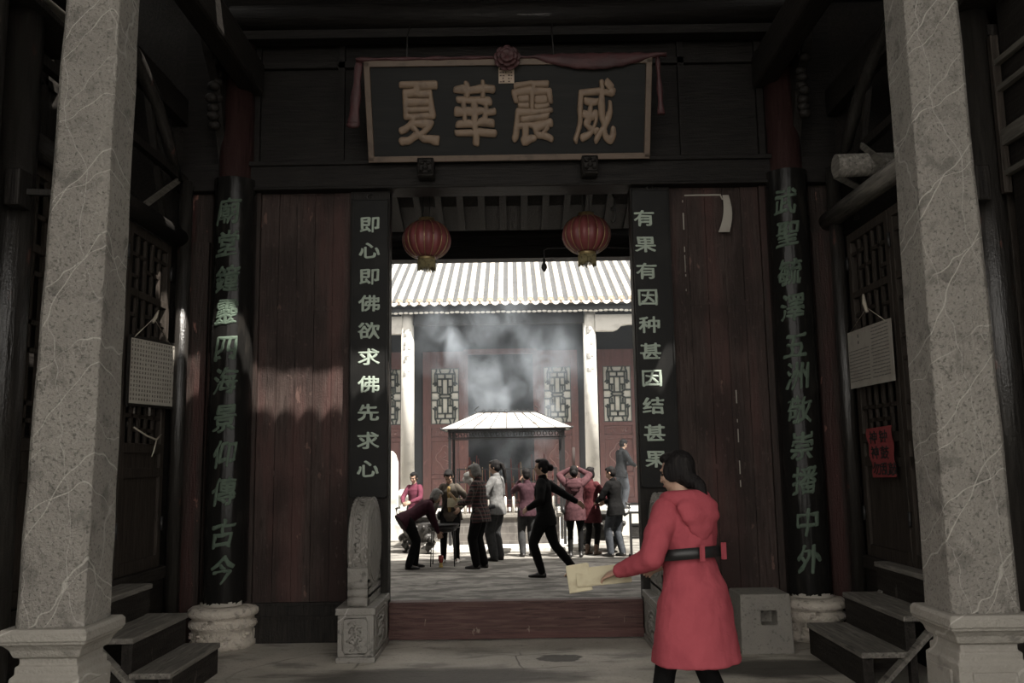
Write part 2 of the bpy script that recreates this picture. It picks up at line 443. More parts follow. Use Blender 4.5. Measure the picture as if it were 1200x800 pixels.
# floors
struct(MB().box((-6.5, 4.05, -.3), (6.5, 7.95, 0)).build('floor', M_floor, org=(0, 0, 0)))
struct(MB().box((-6.5, 7.95, -.3), (6.5, 11.9, 0)).build('floor', M_court, org=(0, 0, 0)))
M_lowbounce = mat('low_bounce_ground', (.035, .033, .027), .9, [dict(c=(.05, .048, .036), s=3, lo=.4, hi=.7)], bump=[(20, .5, (1, 1, 1))])  # unseen ground, made dark to cut light bouncing up into the porch
struct(MB().box((-14, -14, -.45), (14, 4.05, -.05)).build('floor', M_lowbounce, org=(0, 0, 0)))
struct(MB().box((-14, 11.9, -.4), (14, 34, -.1)).build('floor', M_court, org=(0, 0, 0)))
# door wall: posts, lintels, upper panel (structure)
b = MB()
for s_ in (-1, 1):
    b.box((min(s_ * 1.125, s_ * 1.49), DY, 0), (max(s_ * 1.125, s_ * 1.49), DY + .16, 4.07))        # jamb behind the couplet board
    b.box((min(s_ * 1.49, s_ * 2.33), DY + .01, 0), (max(s_ * 1.49, s_ * 2.33), DY + .12, .32))     # plinth board
    b.box((min(s_ * 1.49, s_ * 2.33), DY - .005, .20), (max(s_ * 1.49, s_ * 2.33), DY + .05, .23))
    b.box((min(s_ * 1.49, s_ * 2.33), DY - .005, .32), (max(s_ * 1.49, s_ * 2.33), DY + .05, .345))
struct(b.build('wall_back', M_dark, org=(0, DY, 0)))
b = MB()
for s_ in (-1, 1):
    x0, x1 = sorted((s_ * 1.49, s_ * 2.33)); n = 5
    for k in range(n):
        a = x0 + (x1 - x0) * k / n; c = x0 + (x1 - x0) * (k + 1) / n
        b.box((a + .002, DY + .035 + .004 * (k % 2), .33), (c - .002, DY + .1, 4.07))
    for z in (1.45, 2.95):
        b.box((x0, DY + .033, z), (x1, DY + .06, z + .05))
struct(b.build('wall_back', M_door, org=(0, DY, 0)))
b = MB()
for s_ in (-1, 1):
    b.box((min(s_ * 2.33, s_ * 2.46), DY, 0), (max(s_ * 2.33, s_ * 2.46), DY + .14, 4.07))
    x0, x1 = sorted((s_ * 2.46, s_ * (3.05)))
    b.box((x0, DY + .02, 0), (x1, DY + .16, 4.3))
    b.box((x0 + .33 if s_ > 0 else x0 + .06, DY - .03, .02), (x1 - .06 if s_ > 0 else x1 - .33, DY + .02, 3.6))
struct(b.build('wall_back', M_pilaster, org=(0, DY, 0)))
b = MB().box((-3.1, DY - .08, 4.07), (3.1, DY + .2, 4.335))
b.box((-2.45, DY - .11, 4.30), (2.45, DY - .05, 4.345)); b.box((-2.4, DY - .1, 4.07), (2.4, DY - .06, 4.10))
struct(b.build('trim_1', M_darkx, org=(0, DY, 4), bevel=.01))
b = MB().box((-3.1, DY + .05, 4.33), (3.1, DY + .15, 7.2))
for x in (-2.42, -1.62, 1.62, 2.36): b.box((x, DY, 4.33), (x + .06, DY + .06, 5.6))
b.box((-2.4, DY, 5.30), (2.4, DY + .06, 5.36))
struct(b.build('wall_back', M_darkx, org=(0, DY, 4)))
b = MB()
b.cyl((-2.6, DY - .14, 5.72), (2.6, DY - .14, 5.72), .13, n=20)
b.box((-2.5, DY - .2, 5.50), (2.5, DY - .05, 5.585))
struct(b.build('trim_2', M_darkx, org=(0, DY, 5.7)))
# gate roof (two slopes) with rafters
def slope(b, x0, x1, y0, z0, y1, z1, t=.16):
    b.prism([(y0, z0), (y1, z1), (y1, z1 + t), (y0, z0 + t)], 'x', x0, x1)
rb = MB()
EY, EZ = 6.20, 6.20
slope(rb, -4.6, 4.6, EY, EZ, 9.0, 8.0); slope(rb, -4.6, 4.6, 9.0, 8.0, 10.4, 5.70); slope(rb, -4.6, 4.6, 10.4, 5.70, 12.9, 4.82)
for k in range(30):
    x = -4.3 + k * .3
    rb.prism([(10.4, 5.6), (12.88, 4.73), (12.88, 4.82), (10.4, 5.70)], 'x', x - .045, x + .045)
    rb.prism([(EY + .02, EZ - .07), (9.0, 7.9), (9.0, 8.0), (EY + .02, EZ)], 'x', x - .045, x + .045)
for k in range(30):
    x = -4.3 + k * .3
    for j in range(8):           # courses of tile showing between the rafters
        t = (j + .5) / 8; y = 10.4 + 1.5 * t; z = 5.70 + (y - 10.4) * (4.82 - 5.70) / 2.5
        rb.prism([(y - .07, z + .01), (y + .07, z - .10), (y + .07, z - .055)], 'x', x + .05, x + .25)
for k in range(44):              # scalloped tile ends along the front eave
    x = -4.6 + k * .215
    pts = [(x + .1 * math.cos(t), EZ + .19 + .10 * math.sin(t)) for t in [2 * PI * q / 12 for q in range(12)]]
    rb.prism(pts, 'y', EY - .02, EY + .02)
    pts = [(x + .107 + .1 * math.cos(t), EZ + .115 + .09 * math.sin(t)) for t in [2 * PI * q / 12 for q in range(12)]]
    rb.prism(pts, 'y', EY - .02, EY + .02)
struct(rb.build('ceiling', M_dark, org=(0, 9, 6)))
# rear beam of the gate passage
b = MB().box((-3.2, 11.38, 4.235), (3.2, 11.62, 4.50)); b.cyl((-3.2, 11.5, 4.56), (3.2, 11.5, 4.56), .09)
b.box((-3.2, 11.34, 4.40), (3.2, 11.4, 4.45))
struct(b.build('trim_3', M_darkx, org=(0, 11.5, 4.3)))
b = MB().box((-3.3, 8.05, 0), (-3.15, 11.9, 4.6)); b.box((3.15, 8.05, 0), (3.3, 11.9, 4.6))
for s_ in (-1, 1):
    x0, x1 = sorted((s_ * 3.15, s_ * 3.3)); b.prism([(8.05, 4.5), (11.9, 5.1), (10.4, 5.65), (9.0, 7.9), (8.05, 7.2)], 'x', x0, x1)
struct(b.build('wall_left', M_dark, org=(0, 10, 0)))
# unseen courtyard side wings, added to dim the ambient light on the people
for nm, sx in (('wall_left', -1), ('wall_right', 1)):
    b = MB(); xa, xb = sorted((sx * 6.3, sx * 6.5)); b.box((xa, 12.2, -.1), (xb, 19.0, 4.4))
    xa, xb = sorted((sx * 5.6, sx * 7.5)); b.box((xa, 12.2, 4.4), (xb, 19.0, 4.6))
    for k in range(5):
        xa, xb = sorted((sx * 6.22, sx * 6.34)); b.box((xa, 12.4 + k * 1.6, -.1), (xb, 12.58 + k * 1.6, 4.4))
    struct(b.build(nm, M_door, org=(sx * 6.4, 15, 0)))
    xa, xb = sorted((sx * 3.3, sx * 6.5)); struct(MB().box((xa, 11.75, -.1), (xb, 11.9, 4.7)).build('wall_front', M_door, org=(sx * 5, 11.8, 0)))
# unseen front shelter roof over the stone pillars, sized to block the sun, and an added right wing slab
fb = MB(); FY, FZ = 6.0, 6.02
slope(fb, -5.2, 5.2, -.45, 6.9, FY, FZ, .14)
for k in range(48):
    x = -5.1 + k * .215
    pts = [(x + .1 * math.cos(t), FZ + .10 + .11 * math.sin(t)) for t in [2 * PI * q / 12 for q in range(12)]]
    fb.prism(pts, 'y', FY - .01, FY + .03)
for x in (-2.25, 2.27): fb.box((x - .12, 2.0, 5.7), (x + .12, 5.6, 5.95))
fb.box((-5.0, 4.33, 5.45), (5.0, 4.59, 5.75))
struct(fb.build('ceiling', M_dark, org=(0, 3, 6)))
fb = MB(); fb.box((3.10, 4.4, 5.9), (6.2, 7.9, 6.0))  # unseen slab, placed so its edge cuts the sun band on the right door
fb.box((-6.2, 4.4, 5.9), (-4.3, 7.9, 6.0))
struct(fb.build('ceiling', M_dark, org=(4, 6, 6)))
# side walls (behind the lattice doors) closing the wings
for nm, sx, X in (('wall_left', -1, LX), ('wall_right', 1, RX)):
    b = MB()
    def bx(x0, x1, y0, y1, z0, z1): b.box((min(X + sx * x0, X + sx * x1), y0, z0), (max(X + sx * x0, X + sx * x1), y1, z1))
    bx(0, .16, 2.0, 7.9, 0, .60)                     # sill wall
    bx(1.25, 1.4, 2.0, 8.1, 0, 6.2)                  # back of the wing
    bx(0, 1.3, 1.9, 2.05, 0, 6.2); bx(0, 1.3, 7.95, 8.1, 0, 6.2)
    bx(0, .12, 2.0, 5.05, .6, 5.0)                   # blank wall towards the viewer
    bx(.0, .10, 5.05, 7.9, 4.75, 5.0)
    struct(b.build(nm, M_darky, org=(X, 6, 0)))
    b = MB()
    bx(.70, .75, 5.2, 7.9, 3.8, 5.6)
    for k in range(14): bx(.66, .70, 5.3 + k * .19, 5.34 + k * .19, 3.9, 5.5)
    bx(.66, .70, 5.2, 7.9, 4.6, 4.66)
    struct(b.build(nm, M_dark, org=(X, 6, 4)))
    b = MB()
    bx(-.035, .13, 5.05, 7.78, .60, .70)
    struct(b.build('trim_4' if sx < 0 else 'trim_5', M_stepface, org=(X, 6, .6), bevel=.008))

# ================================================================== PORCH: STONE PILLARS
def stone_pillar(cx, cy, label, lean):
    t = thing('stone_pillar', label, 'pillar', (cx, cy, 0), 'chamfered stone pillars of the porch')
    h0, h1, ch = .168, .146, .028
    b = MB(); secs = []
    def oct_(h, z, dx): return [V((cx + dx + p[0], cy + p[1], z)) for p in ((-h + ch, -h), (h - ch, -h), (h, -h + ch), (h, h - ch), (h - ch, h), (-h + ch, h), (-h, h - ch), (-h, -h + ch))]
    zs = [.79 + .22 * k for k in range(23)]; zs[-1] = 5.62
    for z in zs:
        f = (z - .79) / 3.2
        secs.append(oct_(h0 + (h1 - h0) * min(f, 1.4) + random.uniform(-.003, .003), z, lean * f))
    b.v = [q for s_ in secs for q in s_]
    for i in range(len(secs) - 1):
        for k in range(8): b.f.append([i * 8 + k, i * 8 + (k + 1) % 8, i * 8 + 8 + (k + 1) % 8, i * 8 + 8 + k]); b.sm.append(False)
    b.f.append(list(range(7, -1, -1))); b.sm.append(False)
    q = 8 * (len(secs) - 1); b.f.append([q + k for k in range(8)]); b.sm.append(False)
    b.build('shaft', M_pillar, t, bevel=.006)
    prof = [(.205, 0), (.205, .10), (.185, .12), (.16, .14), (.16, .17), (.168, .175), (.168, .56), (.152, .575), (.152, .61), (.138, .618), (.138, .648), (.158, .655), (.164, .668), (.172, .69), (.19, .712), (.205, .722), (.205, .732), (.213, .737), (.213, .775), (.200, .792)]
    m = MB().lathe((cx, cy, 0), prof, square=True)
    m.build('moulded_base', M_basestone, t, bevel=.005)
    p = MB()
    for (dx, dy) in ((0, -1), (1, 0), (-1, 0), (0, 1)):
        c = V((cx + dx * .168, cy + dy * .168, .365))
        hx, hy = (.105, .012) if dx == 0 else (.012, .105)
        p.box(c - V((hx, hy, .16)), c + V((hx, hy, .16)))
    p.build('raised_panel', M_basestone, t, bevel=.006)
    return t
stone_pillar(-2.245, 4.47, 'tall veined grey stone pillar on moulded base at the left edge, before the left steps', .035)
stone_pillar(2.262, 4.47, 'tall veined grey stone pillar on moulded base at the right edge, before the right steps', -.005)

# ================================================================== COUPLET COLUMNS
def couplet_column(cx, cy, chars, zs, xs, label, side):
    t = thing('couplet_column', label, 'column', (cx, cy, 0), 'black couplet columns beside the door wall')
    MB().cyl((cx, cy, .30), (cx, cy, 5.6), .165, .150, n=32).build('red_column', M_column, t)
    R = .195; n = 22; b = MB(); vs = []
    A = math.radians(100)
    for z in (.37, 4.165):
        for rr in (R, R - .022):
            for k in range(n + 1):
                a = -A + 2 * A * k / n
                vs.append((cx + rr * math.sin(a), cy - rr * math.cos(a), z))
    m = n + 1; fs = []
    for k in range(n):
        fs += [(k, k + 1, 2 * m + k + 1, 2 * m + k), (m + k + 1, m + k, 3 * m + k, 3 * m + k + 1), (k + 1, k, m + k, m + k + 1), (2 * m + k, 2 * m + k + 1, 3 * m + k + 1, 3 * m + k)]
    fs += [(0, 2 * m, 3 * m, m), (n, m + n, 3 * m + n, 2 * m + n)]
    b.add(vs, fs, True)
    o = b.build('curved_couplet_board', M_lacq, t); o['label'] = 'curved black lacquered board with green characters'
    es = o.modifiers.new('edge', 'EDGE_SPLIT'); es.split_angle = math.radians(40)
    # torn paper strip at the foot of the board
    tb = MB(); k = 0
    for q in range(14):
        a = -1.15 + 2.3 * q / 14; a2 = -1.15 + 2.3 * (q + 1) / 14; h = random.uniform(.0, .03); h2 = random.uniform(.0, .03)
        rr = R + .004
        tb.add([(cx + rr * math.sin(a), cy - rr * math.cos(a), .35), (cx + rr * math.sin(a2), cy - rr * math.cos(a2), .35), (cx + rr * math.sin(a2), cy - rr * math.cos(a2), .362 + h2), (cx + rr * math.sin(a), cy - rr * math.cos(a), .362 + h)], [(0, 1, 2, 3)])
    tb.build('torn_paper_edge', M_paper2, t)
    for i, (ch, z) in enumerate(zip(chars, zs)):
        g = glyph(ch, .026, .05, .07); sz = .255
        u0_ = xs[0] + (xs[1] - xs[0]) * i / 10 - cx
        mb = MB()
        for q in g.v:
            u = q.x * sz * .86 + u0_ + q.z * sz * .12; a = u / R; rr = R - q.y * .09
            mb.v.append(V((cx + rr * math.sin(a), cy - rr * math.cos(a), z + q.z * sz + q.x * .025)))
        mb.f = g.f; mb.sm = g.sm
        mb.build('carved_character', M_colgreen, t)
    # carved stone base
    prof = [(.275, 0), (.275, .045), (.262, .055), (.262, .15), (.275, .16), (.285, .175), (.285, .215), (.262, .225), (.262, .25), (.29, .262), (.30, .285), (.295, .315), (.27, .335), (.2, .345)]
    bo = MB().lathe((cx, cy, 0), prof, n=40)
    bo.build('carved_stone_base', M_carvestone, t)
    rb_ = MB()
    for k in range(26):       # band of relief scallops
        a = 2 * PI * k / 26
        p = [V((cx + .283 * math.sin(a + q), cy - .283 * math.cos(a + q), .195 + dz)) for q, dz in ((-.10, .014), (-.06, -.006), (0, -.016), (.06, -.006), (.10, .014))]
        rb_.tube(p, .006, n=5)
    for k in range(8):
        a = 2 * PI * (k + .5) / 8
        pts = [V((cx + .262 * math.sin(a + q), cy - .262 * math.cos(a + q), .1 + dz)) for q, dz in ((-.25, -.035), (-.25, .035), (.25, .035), (.25, -.035), (-.25, -.035))]
        rb_.tube(pts, .006, n=5)
        for j in range(5):
            aa = a + random.uniform(-.16, .16)
            rb_.ell((cx + .262 * math.sin(aa), cy - .262 * math.cos(aa), .1 + random.uniform(-.02, .02)), .022, .022, .011, 8, 5)
    rb_.build('relief_band', M_carvestone, t)
    return t
Lz = [3.837, 3.536, 3.213, 2.91, 2.579, 2.29, 1.959, 1.647, 1.324, .968, .659]
Rz = [3.853, 3.551, 3.197, 2.871, 2.525, 2.26, 1.959, 1.646, 1.345, .989, .68]
couplet_column(-2.555, 7.85, '廟堂鐘靈四海景仰傳古今', Lz, (-2.56, -2.515), 'black couplet column with green characters left of the door, on carved pale stone base', -1)
couplet_column(2.575, 7.85, '武聖毓澤五洲敬崇播中外', Rz, (2.50, 2.53), 'black couplet column with green characters right of the door, behind the stone block', 1)

# ================================================================== FLAT COUPLET BOARDS
def couplet_board(x0, x1, z0, z1, chars, zs, xs, label):
    yb, yf = DY, DY - .04
    t = thing('couplet_board', label, 'signboard', ((x0 + x1) / 2, DY, z0), 'flat couplet boards on the door jambs')
    MB().box((x0, yf, z0), (x1, yb, z1)).build('board', M_board, t, bevel=.006)
    e = MB()
    for a in (x0, x1 - .012): e.box((a, yf - .008, z0), (a + .012, yf, z1))
    e.box((x0, yf - .008, z1 - .012), (x1, yf, z1)); e.box((x0, yf - .008, z0), (x1, yf, z0 + .012))
    e.build('edge_moulding', M_board, t)
    for i, (ch, z) in enumerate(zip(chars, zs)):
        g = glyph(ch, .024, .05, .04); sz = .170
        xx = xs[0] + (xs[1] - xs[0]) * i / 9
        lb = MB(); lb.merge(g, Matrix.Translation((xx, yf - .001, z)) @ Matrix.Diagonal((sz * 1.2, sz * .3, sz * .94, 1)))
        lb.build('carved_character', M_brdgreen, t)
    h = MB(); h.tube([((x0 + x1) / 2 + .03 * math.cos(q), yf, z1 + .02 + .025 * math.sin(q)) for q in [2 * PI * k / 10 for k in range(11)]], .005, 6)
    h.build('hanging_ring', M_wire, t)
    return t
couplet_board(-1.468, -1.135, 1.247, 3.985, '即心即佛欲求佛先求心', [3.739, 3.496, 3.247, 3.001, 2.748, 2.505, 2.257, 2.003, 1.751, 1.501], (-1.304, -1.304), 'long black board with pale green characters on the left door jamb, above the drum stone')
couplet_board(1.135, 1.478, 1.30, 4.035, '有果有因种甚因结甚果', [3.764, 3.513, 3.264, 3.017, 2.764, 2.521, 2.273, 2.026, 1.782, 1.547], (1.243, 1.271), 'long black board with pale green characters on the right door jamb, behind the coral-coated woman')

# ================================================================== THRESHOLD
t = thing('threshold', 'worn red-brown high timber threshold across the foot of the open doorway', 'threshold', (0, DY + .06, 0))
MB().box((-1.12, DY, .03), (1.12, DY + .12, .333)).build('board', M_thresh, t, bevel=.012)
MB().box((-1.12, DY - .012, .015), (1.12, DY + .01, .10)).build('lower_rail', M_thresh, t, bevel=.005)
b = MB()
for z in (.28, .31): b.box((-1.12, DY - .006, z), (1.12, DY + .005, z + .010))
b.build('bead', M_thresh, t)

# ================================================================== DRUM STONES
def drum_stone(sx, label):
    x0, x1 = 1.11, 1.42
    cx = sx * 1.262; y0, y1 = 7.08, 7.87
    t = thing('drum_stone', label, 'stone', (cx, 7.5, 0), 'carved drum stones flanking the doorway')
    a0, a1 = sorted((sx * x0, sx * x1))
    p = MB()
    p.box((a0, y0, 0), (a1, y1, .045)); p.box((a0 + .012, y0 + .012, .045), (a1 - .012, y1, .37)); p.box((a0 - .004, y0 - .004, .365), (a1 + .004, y1, .42))
    p.build('pedestal', M_carvestone if False else M_drumstone, t, bevel=.006)
    r = MB()
    fx0, fx1 = a0 + .05, a1 - .05
    def frame(P):    # raised border with cut corners
        pts = [(-1, -.8), (-1, .8), (-.8, 1), (.8, 1), (1, .8), (1, -.8), (.8, -1), (-.8, -1), (-1, -.8)]
        r.tube([P(*q) for q in pts], .008, 6)
        for (u, v, du, dv, rr) in ((-.5, -.55, .55, .3, .016), (0, -.3, .5, .28, .02), (.45, -.5, .4, .35, .015), (-.2, .1, .35, .35, .016), (.25, .25, .4, .3, .017), (-.3, .55, .4, .22, .014), (.15, -.05, .35, .5, .013)):
            r.tube([P(u + du * .8 * math.cos(q), v + dv * math.sin(q)) for q in [a * .45 + u * 3 for a in range(9)]], [rr * (.5 + .5 * math.sin(PI * k / 8)) for k in range(9)], 6)
    cxx = (a0 + a1) / 2
    frame(lambda u, v: V((cxx + u * .10, y0 + .012, .205 + v * .135)))
    xi = a1 - .012 if sx < 0 else a0 + .012
    frame(lambda u, v: V((xi, 7.475 + u * .31, .205 + v * .135)))
    xo = a0 + .012 if sx < 0 else a1 - .012
    frame(lambda u, v: V((xo, 7.475 + u * .31, .205 + v * .135)))
    r.build('pedestal_relief', M_drumstone, t)
    # stepped cushion under the drum
    d0, d1 = cx - .079, cx + .079
    c = MB()
    for k, (z, rr) in enumerate(((.455, .045), (.52, .04), (.585, .04))):
        c.tube([(d0, y0 + .10, z), (d1, y0 + .10, z)], rr, 12)
        c.box((d0, y0 + .10, z - rr), (d1, y1 - .02, z + rr))
    c.prism([(y0 + .07, .60), (y0 + .05, .72), (y0 + .12, .74), (y1 - .1, .74), (y1 - .05, .60)], 'x', d0, d1)
    c.build('scrolled_cushion', M_drumstone, t)
    # drum
    R, cy, cz = .375, y0 + .415, .885
    d = MB()
    prof = [(-.085, 0), (-.085, R - .03), (-.080, R - .012), (-.055, R), (.055, R), (.080, R - .012), (.085, R - .03), (.085, 0)]
    secs = [(V((cx + x, cy, cz)), V((0, max(rr, .002), 0)), V((0, 0, max(rr, .002)))) for x, rr in prof]
    d.loft(secs, 56, True)
    o = d.build('drum', M_drumstone, t); es = o.modifiers.new('edge', 'EDGE_SPLIT'); es.split_angle = math.radians(35)
    s_ = MB()
    for xx in (-.066, .066):         # beaded rows round the rim
        n2 = 44 * 4
        s_.tube([(cx + xx, cy + (R - .004) * math.cos(2 * PI * k / n2), cz + (R - .004) * math.sin(2 * PI * k / n2)) for k in range(n2 + 1)], [.006 + .009 * abs(math.sin(PI * k / 4)) for k in range(n2 + 1)], 6)
    s_.build('rim_beading', M_drumstone, t)
    q_ = MB()
    for xx in (-.035, .035):
        q_.tube([(cx + xx, cy + (R + .001) * math.cos(2 * PI * k / 48), cz + (R + .001) * math.sin(2 * PI * k / 48)) for k in range(49)], .008, 5)
    for sgn in (-1, 1):
        q_.tube([(cx + sgn * .085, cy + (R - .07) * math.cos(2 * PI * k / 40), cz + (R - .07) * math.sin(2 * PI * k / 40)) for k in range(41)], .006, 5)
    for k in range(30):
        a = 2 * PI * k / 30; rr = R + .001
        q_.tube([(cx + .025 * math.sin(3.1 * k + j * 1.6), cy + rr * math.cos(a + j * .05), cz + rr * math.sin(a + j * .05)) for j in range(5)], .009, 5)
    q_.build('carved_bands', M_drumstone, t)
    return t
drum_stone(-1, 'carved grey drum stone on pedestal left of the doorway, below the long black board')
drum_stone(1, 'carved grey drum stone right of the doorway, mostly hidden by the coral-coated woman')

# ================================================================== STONE BLOCK WITH SQUARE HOLE
t = None
x0, x1, y0, y1, h = 1.785, 2.205, 7.17, 7.56, .465
b = MB(); hx0, hx1, hz0, hz1 = 1.955, 2.085, .225, .335
cx = (x0 + x1) / 2
def bq(xa, xb, za, zb, dep=0.0): b.box((xa, y0 + dep, za), (xb, y1, zb))
# front skin with a real square pocket
f = MB()
ix = [x0, hx0, hx1, x1]; iz = [0, hz0, hz1, h]
tp = lambda x, z: cx + (x - cx) * (1.0 - .05 * z / h)
vs = []; fs = []
for z in iz:
    for x in ix: vs.append((tp(x, z), y0 + .03 * z, z))
for j in range(3):
    for i in range(3):
        if (i, j) != (1, 1): fs.append((j * 4 + i, j * 4 + i + 1, j * 4 + i + 5, j * 4 + i + 4))
n = len(vs)
for (i, j) in ((1, 1), (2, 1), (2, 2), (1, 2)): v0 = vs[j * 4 + i]; vs.append((v0[0], v0[1] + .16, v0[2]))
q = [5, 6, 10, 9]
for k in range(4): fs.append((q[k], q[(k + 1) % 4], n + (k + 1) % 4, n + k))
fs.append((n, n + 1, n + 2, n + 3))
m = len(vs)
for z in iz:
    for x in (x0, x1): vs.append((tp(x, z), y1, z))
for j in range(3):
    fs.append((j * 4, j * 4 + 4, m + 2 * j + 2, m + 2 * j)); fs.append((j * 4 + 3, m + 2 * j + 1, m + 2 * j + 3, j * 4 + 7))
fs.append((12, 13, 14, 15, m + 7, m + 6)); fs.append((m, m + 1, 3, 2, 1, 0)); fs.append((m, m + 2, m + 4, m + 6, m + 7, m + 5, m + 3, m + 1))
f.add(vs, fs)
tag(f.build('stone_block', M_roughstone, org=(cx, 7.36, 0), bevel=.012), 'squat rough grey stone block with a square hole, beside the right couplet column', 'stone')

# ================================================================== WOODEN STEPS
def steps(sx, xe, rise, y0, y1, label):
    """xe: outer (front) x edges of three treads and the back edge"""
    t = thing('wooden_steps', label, 'steps', (sx * (xe[0] + xe[1]) / 2, (y0 + y1) / 2, 0), 'black wooden steps up to the side doors')
    for k in range(3):
        a, c = xe[k], xe[k + 1]
        z = rise * (k + 1)
        xa, xb = sorted((sx * (a - .012), sx * (c + .01)))
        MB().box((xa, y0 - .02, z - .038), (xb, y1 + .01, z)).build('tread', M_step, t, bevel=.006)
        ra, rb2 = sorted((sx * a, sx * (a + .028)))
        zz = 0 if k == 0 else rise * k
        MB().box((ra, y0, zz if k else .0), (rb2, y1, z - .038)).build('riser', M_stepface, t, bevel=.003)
        for yy in (y0 + .01, y1 - .06):
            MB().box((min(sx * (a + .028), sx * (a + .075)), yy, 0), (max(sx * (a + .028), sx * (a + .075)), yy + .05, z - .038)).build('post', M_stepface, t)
    for yy in (y0 + .0, y1 - .05):
        MB().bar((sx * (xe[0] + .10), yy - .012, .012), (sx * (xe[2] + .12), yy - .012, rise * 3 - .12), .03, .075, up=(0, 1, 0)).build('stringer', M_step, t)
    return t
steps(-1, (2.255, 2.505, 2.785, 3.045), .222, 5.89, 6.83, 'black wooden three-tread steps below the left side door, beside the left stone pillar')
steps(1, (2.335, 2.635, 2.905, 3.015), .235, 6.12, 7.20, 'black wooden three-tread steps below the right side door, beside the stone block')
M_lath = wood('pale_lath', (.10, .092, .08), (.15, .14, .12), rough=.7, grain=gy)  # pale colour also stands in for the light the laths catch
# ================================================================== SIDE DOORS, POSTS, LOGS
def lattice_leaf(sx, X, ya, yb, label):
    """a leaf standing in the side wall plane, ya<yb, z .70..3.52"""
    t = thing('lattice_door', label, 'door', (X, (ya + yb) / 2, .70), 'lattice doors of the side walls')
    xa, xb = sorted((X + sx * .02, X + sx * .075))
    f = MB()
    for a in (ya, yb - .075): f.box((xa, a, .70), (xb, a + .075, 3.52))
    f.build('stile', M_leaf, t, bevel=.006)
    r = MB()
    for z0, z1 in ((.70, .80), (1.46, 1.54), (1.66, 1.74), (3.44, 3.52), (2.93, 2.99)): r.box((xa, ya + .07, z0), (xb, yb - .07, z1))
    r.build('rail', M_leaf, t, bevel=.005)
    p = MB(); pxa, pxb = sorted((X + sx * .045, X + sx * .06))
    n = 3
    for k in range(n):
        a = ya + .07 + (yb - ya - .14) * k / n; c = ya + .07 + (yb - ya - .14) * (k + 1) / n
        p.box((pxa, a + .002, .79), (pxb, c - .002, 1.47))
    p.box((pxa, ya + .07, 1.53), (pxb, yb - .07, 1.67))
    p.build('skirt_panel', M_leaf, t)
    L = MB(); lxa, lxb = sorted((X + sx * .03, X + sx * .055))
    w = yb - ya - .14; y0 = ya + .07
    def vb(u, z0, z1): L.box((lxa, y0 + u * w - .016, z0), (lxb, y0 + u * w + .016, z1))
    def hb(u0_, u1_, z): L.box((lxa, y0 + u0_ * w, z - .015), (lxb, y0 + u1_ * w, z + .015))
    for z0, z1 in ((1.74, 2.93), (2.99, 3.44)):
        for u in (.2, .4, .6, .8): vb(u, z0, z1)
    for (u0_, u1_, z) in ((0, .4, 3.28), (.4, .8, 3.18), (.6, 1, 3.33), (0, .2, 3.10), (0, .2, 2.78), (.2, .4, 2.66), (.4, .6, 2.80), (.6, .8, 2.64), (.8, 1, 2.78), (0, 1, 2.48), (0, .2, 2.2), (.2, .6, 2.3), (.6, .8, 2.16), (.8, 1, 2.3), (0, 1, 1.96), (.2, .8, 1.85)): hb(u0_, u1_, z)
    L.build('lattice', M_leaf, t)
    for z in (1.0, 3.2):
        MB().cyl((X + sx * .01, yb - .02, z), (X + sx * .01, yb - .02, z + .12), .014, n=10).build('hinge', M_iron, t)
    return t
for sx, X, nm in ((-1, LX, 'left'), (1, RX, 'right')):
    wh = ('in the %s side wall nearest the couplet column, above the steps', 'in the middle of the %s side wall, beside the hung paper', 'in the %s side wall next to the near round post')
    ys = (7.70, 6.83, 5.96, 5.15)
    for k in range(3):
        lattice_leaf(sx, X, ys[k + 1] + .006, ys[k] - .006, 'dark timber lattice door leaf ' + wh[k] % nm)
def round_post(x, y, r, z1, label, bracket):
    t = thing('round_post', label, 'post', (x, y, 0), 'polished round posts of the side walls')
    MB().cyl((x, y, .10), (x, y, z1), r, r * .93, n=28).build('shaft', M_post, t)
    MB().lathe((x, y, 0), [(r * 1.5, 0), (r * 1.55, .05), (r * 1.25, .10), (r * 1.1, .12)], n=28).build('foot_stone', M_roughstone, t)
    if bracket:
        sx = 1 if x > 0 else -1
        b = MB().box((x - .045 - sx * .10, y - .19, 3.05), (x + .045 - sx * .10, y - .05, 3.27))
        b.build('wooden_hinge_block', M_dark, t, bevel=.01)
        MB().bar((x - sx * .10, y - .10, 3.15), (x - sx * .32, y - .06, 3.15), .04, .035).build('peg', M_dark, t)
    return t
round_post(-2.965, 5.02, .125, 4.3, 'polished black round post at the left edge behind the stone pillar', True)
round_post(2.935, 5.22, .125, 4.3, 'polished black round post with wooden block at the right edge behind the stone pillar', True)
round_post(-2.975, 7.745, .065, 4.14, 'slim black round post beside the left lattice door, near the couplet column', False)
round_post(2.975, 7.745, .065, 4.18, 'slim black round post beside the right lattice door, near the couplet column', False)
round_post(-2.93, 4.62, .10, 4.3, 'second black round post at the far left edge, in front of the hinge block post', False)
t = thing('lattice_window', 'dusty barred window frame at the far right edge beyond the round post', 'window', (3.0, 4.7, 3.3))
for z, h in ((3.92, .035), (3.75, .035), (3.44, .10), (3.22, .035)): MB().box((2.975, 4.2, z - h / 2), (3.015, 5.09, z + h / 2)).build('bar', M_lath, t, bevel=.004)
for y in (4.2, 4.62, 5.05): MB().box((2.965, y, 3.1), (3.015, y + .04, 4.1)).build('upright', M_leaf, t, bevel=.004)
